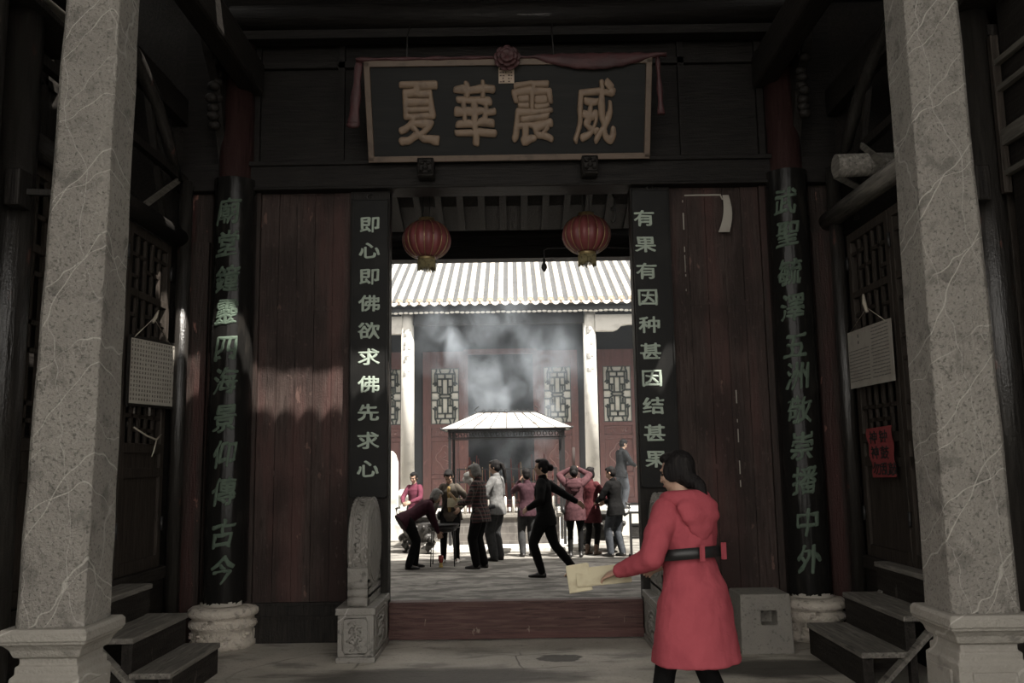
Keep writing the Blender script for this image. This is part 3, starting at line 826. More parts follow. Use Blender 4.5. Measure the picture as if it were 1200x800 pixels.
# door lintel logs
b = MB().cyl((-3.01, 5.2, 3.58), (-3.01, 7.74, 3.60), .085, n=20)
tag(b.build('lintel_beam', M_darky, org=(-3.0, 6.4, 3.6)), 'dark timber lintel beam across the top of the left lattice doors', 'beam')
b = MB().cyl((2.965, 5.28, 3.70), (2.965, 7.95, 3.72), .085, n=20)
tag(b.build('lintel_log', M_step, org=(2.96, 6.4, 3.7)), 'round grey lintel log across the top of the right lattice doors, end showing', 'beam')
b = MB().cyl((2.70, 6.95, 3.93), (3.35, 6.95, 3.945), .095, n=20)
tag(b.build('log_end', M_step, org=(3.0, 6.95, 3.94)), 'short round log poking out above the right lintel log, by the stone pillar', 'beam')
# diagonal laths
def lath(a, c, label, w=.05):
    tag(MB().bar(a, c, w, .022, up=(1, 0, 0)).build('wooden_lath', M_carvestone if False else M_lath, org=a), label, 'lath', 'loose diagonal laths over the side doors')
lath((-3.0, 6.93, 3.68), (-3.0, 7.62, 4.12), 'pale diagonal lath above the left lintel beam')
lath((2.97, 7.70, 4.10), (2.97, 7.00, 3.72), 'pale diagonal lath resting on the right lintel log near the couplet column')
lath((2.97, 7.05, 4.14), (2.97, 6.62, 3.82), 'short pale diagonal lath above the projecting round log')
for sx, X in ((-1, -3.06), (1, 3.06)):
    s_ = 'left' if sx < 0 else 'right'
    # curved brace rising towards the viewer
    pts = [(X * .985, 7.62, 4.12), (X * .985, 7.35, 4.42), (X * .985, 7.05, 4.66), (X * .985, 6.7, 4.83), (X * .985, 6.3, 4.95), (X * .985, 5.9, 5.0)]
    tag(MB().tube(pts, [.05, .055, .06, .06, .055, .05], 10).build('curved_brace', M_post, org=pts[0]), 'dark curved brace arching up over the %s lattice doors' % s_, 'beam', 'curved braces over the side doors')
    tag(MB().bar((X * .985, 5.1, 4.16), (X * .985, 7.8, 4.16), .06, .07).build('tie_rail', M_dark, org=(X, 6, 4.16)), 'thin dark tie rail above the %s lattice doors' % s_, 'beam')
    tag(MB().bar((X, 7.5, 3.62), (X, 7.0, 4.75), .05, .05, up=(1, 0, 0)).build('slanting_strut', M_dark, org=(X, 7.5, 3.62)), 'dark slanting strut under the %s curved brace' % s_, 'beam')
    # corner bracket with carving next to the column head
    cb = MB()
    cb.prism([(7.86, 4.2), (7.86, 5.5), (7.1, 5.5), (7.3, 5.2), (7.55, 5.0), (7.65, 4.7), (7.75, 4.5)], 'x', min(X * .885, X * .86), max(X * .885, X * .86))
    for k in range(14):
        cb.ell((X * .87, 7.62 - .25 * random.random() + .0, 4.6 + .07 * k), .06, .05, .045, 8, 5)
    tag(cb.build('carved_bracket', M_dark, org=(X * .87, 7.6, 4.2)), 'dark carved corner bracket beside the %s column head' % s_, 'bracket')
    # porch beam running from the pillar to the column
    tag(MB().box((min(sx * 2.32, sx * 2.52), 4.4, 5.02), (max(sx * 2.32, sx * 2.52), 7.88, 5.34)).build('porch_beam', M_darky, org=(sx * 2.4, 6, 5.1), bevel=.03), 'heavy dark porch beam from the %s stone pillar back to the couplet column' % s_, 'beam')
    # tile ends of the low wing eave above the near posts
    e = thing('tile_eave', 'row of curved grey eave tiles over the %s round post' % s_, 'roof tiles', (sx * 3.05, 5.2, 4.34), 'low tile eaves over the near posts')
    dk = MB().box((min(sx * 2.80, sx * 3.9), 4.7, 4.30), (max(sx * 2.80, sx * 3.9), 5.6, 4.335)); dk.build('eave_board', M_dark, e)
    for k in range(5):
        xx = sx * (2.86 + .19 * k)
        tl = MB(); vs = []; n_ = 8
        for (yy, zz) in ((4.72, 4.35), (5.55, 4.42)):
            for rr in (.075, .06):
                for q in range(n_ + 1):
                    a = PI * q / n_
                    vs.append((xx + rr * math.cos(a), yy, zz + rr * .55 * math.sin(a)))
        m_ = n_ + 1; fs = []
        for q in range(n_): fs += [(q, q + 1, 2 * m_ + q + 1, 2 * m_ + q), (m_ + q + 1, m_ + q, 3 * m_ + q, 3 * m_ + q + 1), (q + 1, q, m_ + q, m_ + q + 1), (2 * m_ + q, 2 * m_ + q + 1, 3 * m_ + q + 1, 3 * m_ + q)]
        fs += [(0, 2 * m_, 3 * m_, m_), (n_, m_ + n_, 3 * m_ + n_, 2 * m_ + n_)]
        tl.add(vs, fs, False); tl.build('tile', M_tile, e)

# ================================================================== NOTICES ON THE SIDE DOORS
def mark(mb, X, sx, y, z, w, h):
    mb.box((min(X, X - sx * .0015), y - w / 2, z - h / 2), (max(X, X - sx * .0015), y + w / 2, z + h / 2))
t = thing('framed_notice', 'white framed board of tiny characters hung on the left lattice door', 'notice', (-3.03, 7.26, 2.05))
X = -3.03
def quad_plate(name, m, pts, X0, X1, parent):
    b = MB(); b.prism(pts, 'x', min(X0, X1), max(X0, X1)); return b.build(name, m, parent)
c4 = [(6.80, 2.035), (7.74, 2.06), (7.74, 2.625), (6.80, 2.575)]
quad_plate('board', M_paper, c4, -3.028, -3.012, t)
fr = MB()
for k in range(4):
    a, c = c4[k], c4[(k + 1) % 4]; fr.bar((-3.018, *a), (-3.018, *c), .022, .018, up=(1, 0, 0))
fr.build('frame', M_dark, t)
mk = MB()
for i in range(17):
    for j in range(14):
        if i > 15 and j % 3: continue
        u = (i + .8) / 18; v = (j + .9) / 15.2
        y = 6.80 + .94 * u; z = 2.035 + .025 * u + (.54 + .025 * u) * (1 - v)
        for (du, dv, ww, hh) in ((0, .006, .022, .004), (0, -.006, .022, .004), (-.004, 0, .005, .018), (.006, 0, .004, .018)):
            if random.random() < .82: mark(mk, -3.011, -1, y + du, z + dv, ww, hh)
mk.build('lettering', M_greyink, t)
sg = MB(); sg.tube([(-3.012, 6.86, 2.57), (-3.0, 7.2, 2.78), (-3.012, 7.6, 2.61)], .004, 5); sg.tube([(-3.0, 7.18, 2.74), (-2.99, 7.22, 2.80), (-2.99, 7.27, 2.86)], [.012, .016, .006], 6)
sg.build('hanging_string', M_string, t)
tag(MB().tube([(-3.02, 6.95, 1.86), (-3.0, 7.15, 1.80), (-3.0, 7.35, 1.77), (-3.0, 7.45, 1.82)], [.006, .007, .009, .004], 6).tube([(-3.0, 7.35, 1.77), (-3.0, 7.31, 1.68), (-3.0, 7.27, 1.63)], [.007, .006, .003], 6).build('tied_string', M_string, org=(-3.0, 7.3, 1.7)), 'pale string tied to the lattice below the left framed notice', 'string')

t = thing('paper_notice', 'white printed paper notice hung on the right lattice door', 'notice', (2.99, 7.35, 2.13))
c4 = [(6.79, 2.13), (7.75, 2.135), (7.75, 2.635), (6.79, 2.625)]
quad_plate('sheet', M_paper2, c4, 2.990, 2.996, t)
mk = MB()
for j in range(15):
    z = 2.60 - .029 * j
    for (ya, yb) in ((6.85, 7.17), (7.24, 7.66)):
        if yb > 7.5 and j < 5: continue
        y = ya
        while y < yb:
            wv = random.uniform(.02, .06); mark(mk, 2.989, 1, min(y + wv / 2, yb), z + random.uniform(-.002, .002), wv, .008); y += wv + .012
mark(mk, 2.989, 1, 7.45, 2.575, .025, .03); mark(mk, 2.989, 1, 7.45, 2.52, .025, .025)
mk.build('printed_lines', M_greyink, t)
sg = MB(); sg.tube([(2.985, 6.88, 2.62), (2.98, 7.2, 2.78), (2.985, 7.6, 2.63)], .003, 5); sg.tube([(2.98, 7.2, 2.74), (2.97, 7.22, 2.82), (2.97, 7.23, 2.90)], [.014, .018, .008], 6)
sg.build('hanging_string', M_string, t)

t = thing('red_notice', 'small red paper with black brushed characters on the right side door', 'notice', (2.98, 7.15, 1.37))
b = MB(); n = 9; vs = []
for i in range(n + 1):
    z = 1.775 - .405 * i / n
    for (y, k) in ((7.42 - .10 * i / n + .012 * math.sin(i * 1.7), 0), (6.92 - .03 * i / n + .010 * math.sin(i * 1.3), 1)):
        for dx in (0, .003): vs.append((2.992 - .008 * abs(math.sin(i * .9)) + dx, y, z + (.012 if k else 0)))
fs = []
for i in range(n):
    a = i * 4; fs += [(a, a + 2, a + 6, a + 4), (a + 1, a + 5, a + 7, a + 3), (a, a + 4, a + 5, a + 1), (a + 2, a + 3, a + 7, a + 6)]
fs += [(0, 1, 3, 2), (n * 4, n * 4 + 2, n * 4 + 3, n * 4 + 1)]
b.add(vs, fs); b.build('sheet', M_redpaper, t)
for (ch, y, z) in (('神', 7.27, 1.70), ('钟', 7.07, 1.705), ('神', 7.25, 1.575), ('鼓', 7.06, 1.575), ('勿', 7.23, 1.445), ('乱', 7.07, 1.445), ('敲', 6.93, 1.445)):
    g = glyph(ch, .012, .03, .06)
    # on the right wall the reader looks towards +x: text runs from +y (left) to -y (right)
    lb = MB(); lb.merge(g, Matrix(((0, .05, 0, 2.981), (-.17, 0, 0, y), (0, 0, .11, z), (0, 0, 0, 1))))
    lb.build('brushed_character', M_ink, t)

# ================================================================== PAPER REMAINS ON THE RIGHT DOOR
t = thing('torn_paper_strip', 'torn white paper strip dangling at the top of the right door panel', 'paper', (2.0, 7.9, 3.62))
b = MB()
b.loft([(V((2.015 + .05 * k / 6 * 0 - .02 * (k / 6) ** 2 * 2 + .04 * math.sin(k * .5) * .5, 7.895 - .02 - .004 * k, 3.98 - .06 * k)), V((.03 + .006 * k * .6, 0, 0)), V((0, .003, 0))) for k in range(7)], 8, False)
b.build('hanging_flap', M_paper2, t)
b = MB(); b.box((1.64, 7.915, 3.99), (1.98, 7.926, 4.003)); b.bar((1.975, 7.918, 4.0), (1.995, 7.918, 3.95), .012, .008, up=(0, 1, 0)); b.build('stuck_edge', M_paper2, t)
b = MB()
z = 3.95
while z > 2.7:
    l = random.choice((.02, .05, .1, .16))
    if random.random() < .65: b.box((1.617, 7.915, z - l), (1.617 + random.uniform(.004, .010), 7.926, z))
    z -= l + random.uniform(.02, .12)
tag(b.build('paper_residue', M_paper2, org=(1.62, 7.92, 2.7)), 'broken vertical line of white paper remains on the right door panel, near the long board', 'paper', None)
b = MB(); z = 2.16
while z > 1.3:
    l = random.choice((.03, .06, .12))
    if random.random() < .8: b.box((2.03, 7.915, z - l), (2.03 + random.uniform(.005, .011), 7.926, z))
    z -= l + random.uniform(.02, .08)
tag(b.build('paper_residue', M_paper2, org=(2.03, 7.92, 1.3)), 'broken vertical line of paper remains low on the right door panel, near the couplet column', 'paper')

# ================================================================== PLAQUE
t = thing('hanging_plaque', 'large black plaque with four gold characters hung tilted over the doorway', 'signboard', (0, 7.72, 4.30))
PB, PT = V((0, 7.73, 4.305)), V((0, 7.40, 5.115))
pu = V((1, 0, 0)); pv = (PT - PB).normalized(); pn = pu.cross(pv); ph = (PT - PB).length    # pn points to the viewer
if pn.y > 0: pn = -pn
PM = Matrix(((pu.x, -pn.x, pv.x, PB.x), (pu.y, -pn.y, pv.y, PB.y), (pu.z, -pn.z, pv.z, PB.z), (0, 0, 0, 1)))   # local x, depth (back), up
HW = 1.285
def pl(mb): 
    o = MB(); o.merge(mb, PM); return o
pl(MB().box((-HW, .0, 0), (HW, .05, ph))).build('field', M_plaque, t)
f = MB(); wv = .045
f.box((-HW - .01, -.03, -.01), (HW + .01, .02, wv)); f.box((-HW - .01, -.03, ph - wv), (HW + .01, .02, ph + .01))
f.box((-HW - .01, -.03, 0), (-HW + wv, .02, ph)); f.box((HW - wv, -.03, 0), (HW + .01, .02, ph))
pl(f).build('frame', M_frame, t, bevel=.006)
for ch, px in (('夏', -.815), ('華', -.305), ('震', .215), ('威', .785)):
    g = glyph(ch, .030, .05, .06)
    xs_ = max(abs(q.x) for q in g.v); zs_ = max(abs(q.z) for q in g.v)
    mb = MB(); mb.merge(g, Matrix.Translation((px, -.012, ph * .475)) @ Matrix.Diagonal((.198 / xs_, .30, .295 / zs_, 1)))
    pl(mb).build('gold_character', M_gold, t)
sb = MB(); sb.box((-.085, -.02, ph - .20), (.055, .01, ph - .005)); pl(sb).build('seal_tablet', M_seal, t)
sd = MB()
for i in range(5):
    for j in range(6):
        if random.random() < .7: sd.box((-.075 + i * .025, -.026, ph - .19 + j * .026), (-.075 + i * .025 + random.uniform(.008, .02), -.019, ph - .19 + j * .026 + random.uniform(.006, .016)))
pl(sd).build('seal_relief', M_sealdark, t)
for x in (-.91, .42):
    MB().tube([(x, 7.42, 5.10), (x - .01, 7.55, 5.45), (x, 7.7, 5.62)], .006, 5).build('hanging_wire', M_wire, t)
# two carved rests under it
for x, s_ in ((-.765, 'left'), (.735, 'right')):
    c = thing('plaque_rest', 'small carved dark block under the %s end of the black plaque' % s_, 'bracket', (x, 7.78, 4.11), 'carved rests under the plaque')
    MB().box((x - .075, 7.62, 4.13), (x + .075, 7.80, 4.30)).build('block', M_dark, c, bevel=.012)
    r = MB()
    for (dx, dz, rr) in ((-.03, .03, .022), (.03, .03, .022), (0, -.01, .028), (-.035, -.04, .018), (.035, -.04, .018), (0, .05, .016)): r.ell((x + dx, 7.615, 4.215 + dz), rr, .018, rr * .8, 10, 6)
    r.tube([(x - .06, 7.615, 4.15), (x - .06, 7.615, 4.285), (x + .06, 7.615, 4.285), (x + .06, 7.615, 4.15), (x - .06, 7.615, 4.15)], .008, 6)
    r.build('lion_relief', M_darkx, c)
# red silk: swag along the top edge, hanging ends and rosette
t = thing('red_silk_drape', 'dull red silk swag with a rosette draped along the top of the plaque', 'drape', (0, 7.4, 5.12))
s_ = MB(); secs = []
def sw(x, z, y, ru, rv): secs.append((V((x, y, z)), V((0, ru, 0)), V((0, .0, rv))))
N_ = 60
for k in range(N_ + 1):
    x = -1.36 + 2.78 * k / N_
    z = 5.128; hgt = .018 + .006 * math.sin(k * .9)
    if x > .22:
        u = (x - .22) / 1.1
        hgt = .02 + .06 * math.sin(min(u, 1) * PI) + .004 * math.sin(k * 2.1); z = 5.135 - .05 * math.sin(min(u, 1) * PI)
    sw(x, z, 7.385 - .005 * math.sin(k * 1.3), .03, hgt)
s_.loft(secs, 12); s_.build('swag', M_silk, t)
for x0, x1, zb, wd in ((-1.335, -1.40, 4.56, .05), (1.345, 1.375, 4.62, .028)):
    e = MB(); secs = []
    for k in range(14):
        u = k / 13
        secs.append((V((x0 + (x1 - x0) * u, 7.40 + .22 * u * .4, 5.12 + (zb - 5.12) * u)), V((wd * (.6 + .5 * u) + .006 * math.sin(k * 1.1), 0, 0)), V((.0, .022 + .006 * math.sin(k), 0))))
    e.loft(secs, 10)
    if x0 < 0: e.ell((x1, 7.49, 4.57), .065, .03, .04, 12, 7)
    e.build('hanging_end', M_silk, t)
r = MB()
for ring, (nn, rad, pz) in enumerate(((9, .085, 0), (7, .055, .03), (5, .025, .055))):
    for k in range(nn):
        a = 2 * PI * k / nn + ring * .5
        R_ = Matrix.Rotation(a, 3, 'Y') @ Matrix.Rotation(.5, 3, 'X')
        r.ell(V((-.005 + rad * math.sin(a), 7.34 - pz, 5.10 + rad * math.cos(a))), .045, .016, .042, 10, 6, R_)
r.ell((-.005, 7.35, 5.10), .09, .045, .10, 14, 8)
r.build('rosette', M_silk, t)

# ================================================================== LANTERNS
def lantern(x, y, zc, label):
    t = thing('red_lantern', label, 'lantern', (x, y, zc), 'pumpkin lanterns hung in the doorway')
    n, R, hh = 96, .255, .185
    b = MB(); m = 14; prof = []
    for j in range(m + 1):
        ph = -1.12 + 2.24 * j / m
        prof.append((R * math.cos(ph) ** .85, hh * math.sin(ph) / math.sin(1.12)))
    vs = []; fs = []
    for (r_, z) in prof:
        for k in range(n):
            a = 2 * PI * k / n
            rr = r_ * (1 - .055 * abs(math.cos(8 * a)) ** 3)
            vs.append((x + rr * math.cos(a), y + rr * math.sin(a), zc + z))
    for j in range(m):
        for k in range(n): fs.append((j * n + k, j * n + (k + 1) % n, (j + 1) * n + (k + 1) % n, (j + 1) * n + k))
    fs.append(tuple(range(n))[::-1]); fs.append(tuple(m * n + k for k in range(n)))
    b.add(vs, fs, True); b.build('silk_body', M_lantern, t)
    rb_ = MB()
    for k in range(16):
        a = 2 * PI * (k + 0) / 16
        rb_.tube([(x + r_ * .957 * math.cos(a), y + r_ * .957 * math.sin(a), zc + z) for r_, z in prof], .0045, 5)
    rb_.build('rib', M_lantgold, t)
    MB().lathe((x, y, zc + hh - .005), [(.088, 0), (.092, .02), (.084, .022), (.084, .05), (.03, .055)], 28).build('top_cap', M_lantgold, t)
    MB().lathe((x, y, zc - hh - .035), [(.088, 0), (.09, .02), (.098, .042)], 28).build('bottom_collar', M_lantgold, t)
    f = MB()
    for k in range(40):
        a = 2 * PI * k / 40; l = .10 + random.uniform(-.02, .015)
        f.tube([(x + .086 * math.cos(a), y + .086 * math.sin(a), zc - hh - .03), (x + .09 * math.cos(a), y + .09 * math.sin(a), zc - hh - .03 - l)], [.0085, .006], 5)
    f.build('fringe', M_fringe, t)
    w_ = MB()
    for dx in (-.035, .035): w_.tube([(x + dx, y, zc + hh + .03), (x + dx * .9, y, zc + hh + .38)], .005, 5)
    w_.tube([(x, y, zc + hh + .36), (x, y, 6.55)], .003, 5)
    w_.build('hanging_wire', M_wire, t)
    return t
lantern(-.87, 8.8, 3.83, 'red pumpkin lantern with yellow fringe hanging at the left of the doorway')
lantern(.79, 8.8, 3.86, 'red pumpkin lantern with yellow fringe hanging at the right of the doorway')
t = thing('hanging_bulb', 'bare dark bulb on a bent wire beside the right lantern', 'light bulb', (.376, 9.6, 3.70))
x = .376
MB().tube([(1.6, 9.6, 3.90), (1.1, 9.6, 3.925), (.42, 9.6, 3.925), (.376, 9.6, 3.90), (.376, 9.6, 3.80)], .006, 6).tube([(1.6, 9.6, 3.90), (3.16, 9.6, 3.98)], .006, 6).build('wire', M_wire, t)
MB().lathe((x, 9.6, 3.68), [(.003, -.03), (.02, -.01), (.034, .02), (.03, .05), (.016, .075), (.016, .12), (.008, .13)], 16).build('bulb', M_iron, t)
t = MB().tube([(1.02 + .02 * math.sin(k), 8.35, 4.10 - .02 * k + .05 * math.cos(k)) for k in range(12)], .012, 6)
tag(t.build('cable_coil', M_wire, org=(1.02, 8.35, 4.0)), 'loop of dark cable inside the doorway at its top right corner', 'cable')
# ================================================================== COURTYARD HALL
CX = -.30
hall = thing('temple_hall', 'temple hall across the courtyard with grey tiled roof, white columns and red lattice doors', 'building', (CX, 21, .45))
EY2, EZ2, SL = 19.15, 5.10, .52
b = MB(); slope(b, CX - 7, CX + 7, EY2, EZ2 - .10, 24.2, EZ2 - .10 + 5.05 * SL, .1)
b.prism([(24.2, EZ2 - .1 + 5.05 * SL), (28.4, EZ2 + .4), (28.4, EZ2 + .5), (24.2, EZ2 + 5.05 * SL)], 'x', CX - 7, CX + 7)
b.build('roof_deck', M_fascia, hall)
cap = MB(); pan = MB(); disc = MB(); drip = MB()
SP = .226
for k in range(-30, 31):
    x = CX + .05 + k * SP
    nseg = 22; n_ = 6
    vs = []; fs = []
    for j in range(nseg):
        for (u, rr) in ((j / nseg, .068), ((j + .93) / nseg, .060)):
            y = EY2 + u * 5.0; z = EZ2 + u * 5.0 * SL
            for q in range(n_ + 1):
                a = PI * q / n_; vs.append((x + rr * math.cos(a), y, z + rr * math.sin(a) * 1.1))
    m_ = n_ + 1
    for j in range(2 * nseg - 1):
        for q in range(n_): fs.append((j * m_ + q, j * m_ + q + 1, (j + 1) * m_ + q + 1, (j + 1) * m_ + q))
    cap.add(vs, fs, False)
    disc.cyl((x, EY2 - .03, EZ2 + .005), (x, EY2 + .03, EZ2 + .01), .074, n=16)
    disc.ell((x, EY2 - .03, EZ2 + .005), .04, .012, .04, 10, 5)
    xm = x + SP / 2
    for j in range(30):
        u0_ = j / 30; u1_ = (j + 1) / 30
        y0, y1 = EY2 + u0_ * 5, EY2 + u1_ * 5; z0, z1 = EZ2 + u0_ * 5 * SL, EZ2 + u1_ * 5 * SL
        pan.add([(xm - .075, y0, z0 + .0), (xm, y0, z0 - .035), (xm + .075, y0, z0 + .0), (xm - .075, y1, z1 - .02), (xm, y1, z1 - .055), (xm + .075, y1, z1 - .02),
                 (xm - .075, y0, z0 - .03), (xm, y0, z0 - .065), (xm + .075, y0, z0 - .03)],
                [(0, 1, 4, 3), (1, 2, 5, 4), (0, 6, 7, 1), (1, 7, 8, 2)])
    pts = [(xm - .10, EZ2 + .0), (xm - .10, EZ2 - .035), (xm - .05, EZ2 - .085), (xm, EZ2 - .105), (xm + .05, EZ2 - .085), (xm + .10, EZ2 - .035), (xm + .10, EZ2 + .0), (xm, EZ2 - .03)]
    drip.prism(pts, 'y', EY2 - .03, EY2 - .005)
cap.build('cap_tiles', M_tile, hall); pan.build('pan_tiles', M_pan, hall); disc.build('tile_discs', M_disc, hall); drip.build('drip_tiles', M_drip, hall)
MB().cyl((CX - 7, 24.2, EZ2 + 5.05 * SL + .1), (CX + 7, 24.2, EZ2 + 5.05 * SL + .1), .2, n=14).build('ridge', M_tile, hall)
b = MB().box((CX - 7, EY2 + .10, 4.87), (CX + 7, EY2 + .16, 5.02)); b.build('eave_board', M_fascia, hall)
b = MB()
for k in range(120):
    x = CX - 6.9 + k * .115; b.ell((x, EY2 + .09, 4.865 + random.uniform(-.008, .008)), .055, .02, .026, 8, 5)
b.build('carved_eave_fringe', M_drip, hall)
M_faint = mat('faint_grey_ink', (.36, .35, .33), .8)
# columns
for x in (CX - 2.06, CX + 2.05, CX - 6.0, CX + 6.0):
    MB().cyl((x, 19.5, .95), (x, 19.5, 4.95), .155, .142, n=28).build('column', M_plaster, hall)
    MB().lathe((x, 19.5, .45), [(.27, 0), (.27, .10), (.22, .13), (.22, .30), (.26, .34), (.26, .42), (.20, .47), (.165, .52)], 28).build('column_base', M_white, hall)
    mk = MB()
    for i in range(4):
        z = 4.45 - i * .30
        for q in range(7):
            a = random.uniform(-.45, .45); mk.obox((x + .151 * math.sin(a), 19.5 - .150 * math.cos(a), z + random.uniform(-.07, .07)), (random.choice((.006, .03)), .004, random.choice((.005, .03))), Matrix.Rotation(a, 3, 'Z'))
    mk.build('faint_inscription', M_faint, hall)
# side tie beams, whitewashed, with a curved shoulder
for s_ in (-1, 1):
    x0 = CX + s_ * 2.18; 
    pts = [(x0, 4.43), (x0 + s_ * .42, 4.43), (x0 + s_ * .52, 4.47), (x0 + s_ * .60, 4.55), (x0 + s_ * .78, 4.58), (x0 + s_ * 3.8, 4.58), (x0 + s_ * 3.8, 4.80), (x0, 4.80)]
    if s_ < 0: pts = [(x0, 4.43), (x0 + s_ * 3.8, 4.43), (x0 + s_ * 3.8, 4.82), (x0, 4.82)]
    MB().prism(pts, 'y', 19.4, 19.6).build('tie_beam', M_plaster, hall)
MB().box((CX - 1.92, 19.38, 4.62), (CX + 1.92, 19.62, 4.95)).build('lintel_beam', M_halldark, hall)
# door wall
WY = 21.5
b = MB(); b.box((CX - 7, WY + .05, 4.25), (CX + 7, WY + .2, 6.3))
for x0, x1 in ((-7, -3.25), (-2.33, -1.95), (1.92, 2.40), (3.5, 7)): b.box((CX + x0, WY + .05, .45), (CX + x1, WY + .2, 4.3))
b.build('timber_wall', M_halldark, hall)
b = MB(); b.box((CX - 7, 25.4, .45), (CX + 7, 25.5, 6.2)); b.box((CX - 7, WY, .45), (CX - 6.9, 25.5, 6.2)); b.box((CX + 6.9, WY, .45), (CX + 7, 25.5, 6.2))
b.build('inner_wall', M_halldark, hall)
b = MB()
for x in (CX - .86, CX + .86): b.box((x - .05, WY - .02, .45), (x + .05, WY + .14, 4.3))
b.box((CX - .9, WY - .02, 4.2), (CX + .9, WY + .14, 4.32)); b.box((CX - .86, WY, .45), (CX + .86, WY + .1, .62))
b.build('door_frame', M_halldoor, hall)
def hall_leaf(xa, xb, wa, wb, z0=.5, z1=4.27, w0=2.47, w1=3.85):
    f = MB()
    yf, yb = WY - .02, WY + .06
    f.box((xa, yf, z0), (wa, yb, z1)); f.box((wb, yf, z0), (xb, yb, z1))
    f.box((wa, yf, w1), (wb, yb, z1)); f.box((wa, yf, 2.38), (wb, yb, w0)); f.box((wa, yf, 2.06), (wb, yb, 2.15)); f.box((wa, yf, z0), (wb, yb, .62)); f.box((wa, yf, 1.16), (wb, yb, 1.24))
    f.box((wa, yf + .03, z0), (wb, yb, 2.4))
    d = f.build('door_leaf', M_halldoor, hall, bevel=.006)
    MB().box((wa, WY + .03, w0), (wb, WY + .05, w1)).build('window_paper', M_pane, d, org=ORG[hall.name])
    L = MB(); cx, cz = (wa + wb) / 2, (w0 + w1) / 2; hw, hz = (wb - wa) / 2, (w1 - w0) / 2; th = .026
    def seg(a, c):
        L.bar((cx + a[0] * hw, WY, cz + a[1] * hz), (cx + c[0] * hw, WY, cz + c[1] * hz), th * 1.5, th * 1.2, up=(0, 1, 0))
    for s1 in (-1, 1):
        seg((s1, -1), (s1, 1)); seg((-1, s1), (1, s1))
        for s2 in (-1, 1):
            def q(a, c): seg((a[0] * s1, a[1] * s2), (c[0] * s1, c[1] * s2))
            q((.2, .06), (.2, .62)); q((0, .62), (.55, .62)); q((0, .06), (.3, .06)); q((.3, .06), (.45, .0)); q((.3, .06), (.55, .14))
            q((.55, .14), (1, .14)); q((.55, .14), (.55, .80)); q((.2, .34), (.55, .34)); q((.38, .34), (.38, .14)); q((.55, .45), (.72, .38)); q((.72, .38), (.72, .14)) if False else None
            q((0, .80), (.72, .80)); q((.72, .80), (.72, .36)); q((.72, .36), (1, .36)) if False else None
            q((.28, .80), (.38, .92)); q((.38, .92), (.38, 1)); q((.72, .80), (.62, .90)); q((.62, .90), (.62, 1)); q((.72, .66), (1, .66)) if False else q((.72, .50), (.88, .42))
            q((0, .80), (0, .62)); q((.55, .48), (.72, .48)); q((.72, .36), (.55, .26)) if False else None
    for s1 in (-1, 1): seg((s1 * .45, 0), (s1 * 1, 0)) if False else None
    L.build('window_lattice', M_lattice, d, org=ORG[hall.name])
    c = MB()
    def rect(xa_, xb_, za, zb, r_=.008):
        c.tube([(xa_, WY + .012, za), (xb_, WY + .012, za), (xb_, WY + .012, zb), (xa_, WY + .012, zb), (xa_, WY + .012, za)], r_, 5)
    rect(wa + .02, wb - .02, 2.17, 2.36); rect(wa + .03, wb - .03, 1.27, 2.03); rect(wa + .03, wb - .03, .66, 1.13)
    for sg in (-1, 1):
        c.tube([(cx + sg * (.05 + .18 * t_ / 10), WY + .012, 2.265 + .05 * math.sin(t_ * 1.5)) for t_ in range(11)], .011, 5)
    for (zc, hh, ww) in ((1.66, .26, .2), (.9, .14, .2)):
        pts = []
        for k in range(29):
            a = 2 * PI * k / 28; r_ = 1 + .16 * math.cos(4 * a)
            pts.append((cx + ww * r_ * math.cos(a), WY + .012, zc + hh * r_ * math.sin(a)))
        c.tube(pts, .014, 5)
        c.tube([(cx + .11 * math.sin(k * .9) * (1 - k / 14), WY + .012, zc - hh * .6 + hh * 1.2 * k / 12) for k in range(13)], .013, 5)
    c.build('carved_panel', M_hallline, d, org=ORG[hall.name])
hall_leaf(CX - 1.92, CX - .91, -2.02, -1.33)
hall_leaf(CX + .91, CX + 1.91, .77, 1.44)
hall_leaf(CX + 2.42, CX + 3.45, 2.235, 2.93)
hall_leaf(CX - 3.23, CX - 2.35, -3.42, -2.76)
# platform and steps
p = MB().box((CX - 7.5, 19.2, -.1), (CX + 7.5, 26, .45))
p.build('stone_platform', M_white, hall, bevel=.015)
for k in range(2): MB().box((CX - 1.6, 18.7 + .25 * k, -.1), (CX + 1.6, 19.23, .08 + .18 * k)).build('step', M_white, hall, bevel=.012)

# ================================================================== INCENSE PAVILION
t = thing('incense_pavilion', 'small iron incense pavilion with whitened sheet roof standing before the hall', 'incense burner', (-.13, 17.4, -.1))
xa, xb, ya, yb = -1.385, 1.128, 16.75, 18.05; ra, rb2 = -.70, .455; ym = 17.4; ez, rz = 2.17, 2.50
def roofq(name, pts, parent):
    b = MB(); n = len(pts); up = V((0, 0, .012))
    b.add([V(q) for q in pts] + [V(q) + up for q in pts], [tuple(range(n))[::-1], tuple(range(n, 2 * n))] + [(k, (k + 1) % n, n + (k + 1) % n, n + k) for k in range(n)])
    return b.build(name, M_tin, parent)
for yy in (ya, yb): roofq('roof_sheet', [(xa, yy, ez), (xb, yy, ez), (rb2, ym, rz), (ra, ym, rz)], t)
for xx, rr in ((xa, ra), (xb, rb2)): roofq('roof_sheet', [(xx, ya, ez), (xx, yb, ez), (rr, ym, rz)], t)
r = MB()
for yy in (ya, yb):
    for k in range(9):
        u = k / 8; x = xa + (xb - xa) * u; rx_ = ra + (rb2 - ra) * u
        r.tube([(x, yy, ez + .012), (rx_, ym, rz + .015)], .010, 6)
r.tube([(ra, ym, rz + .02), (rb2, ym, rz + .02)], .016, 6)
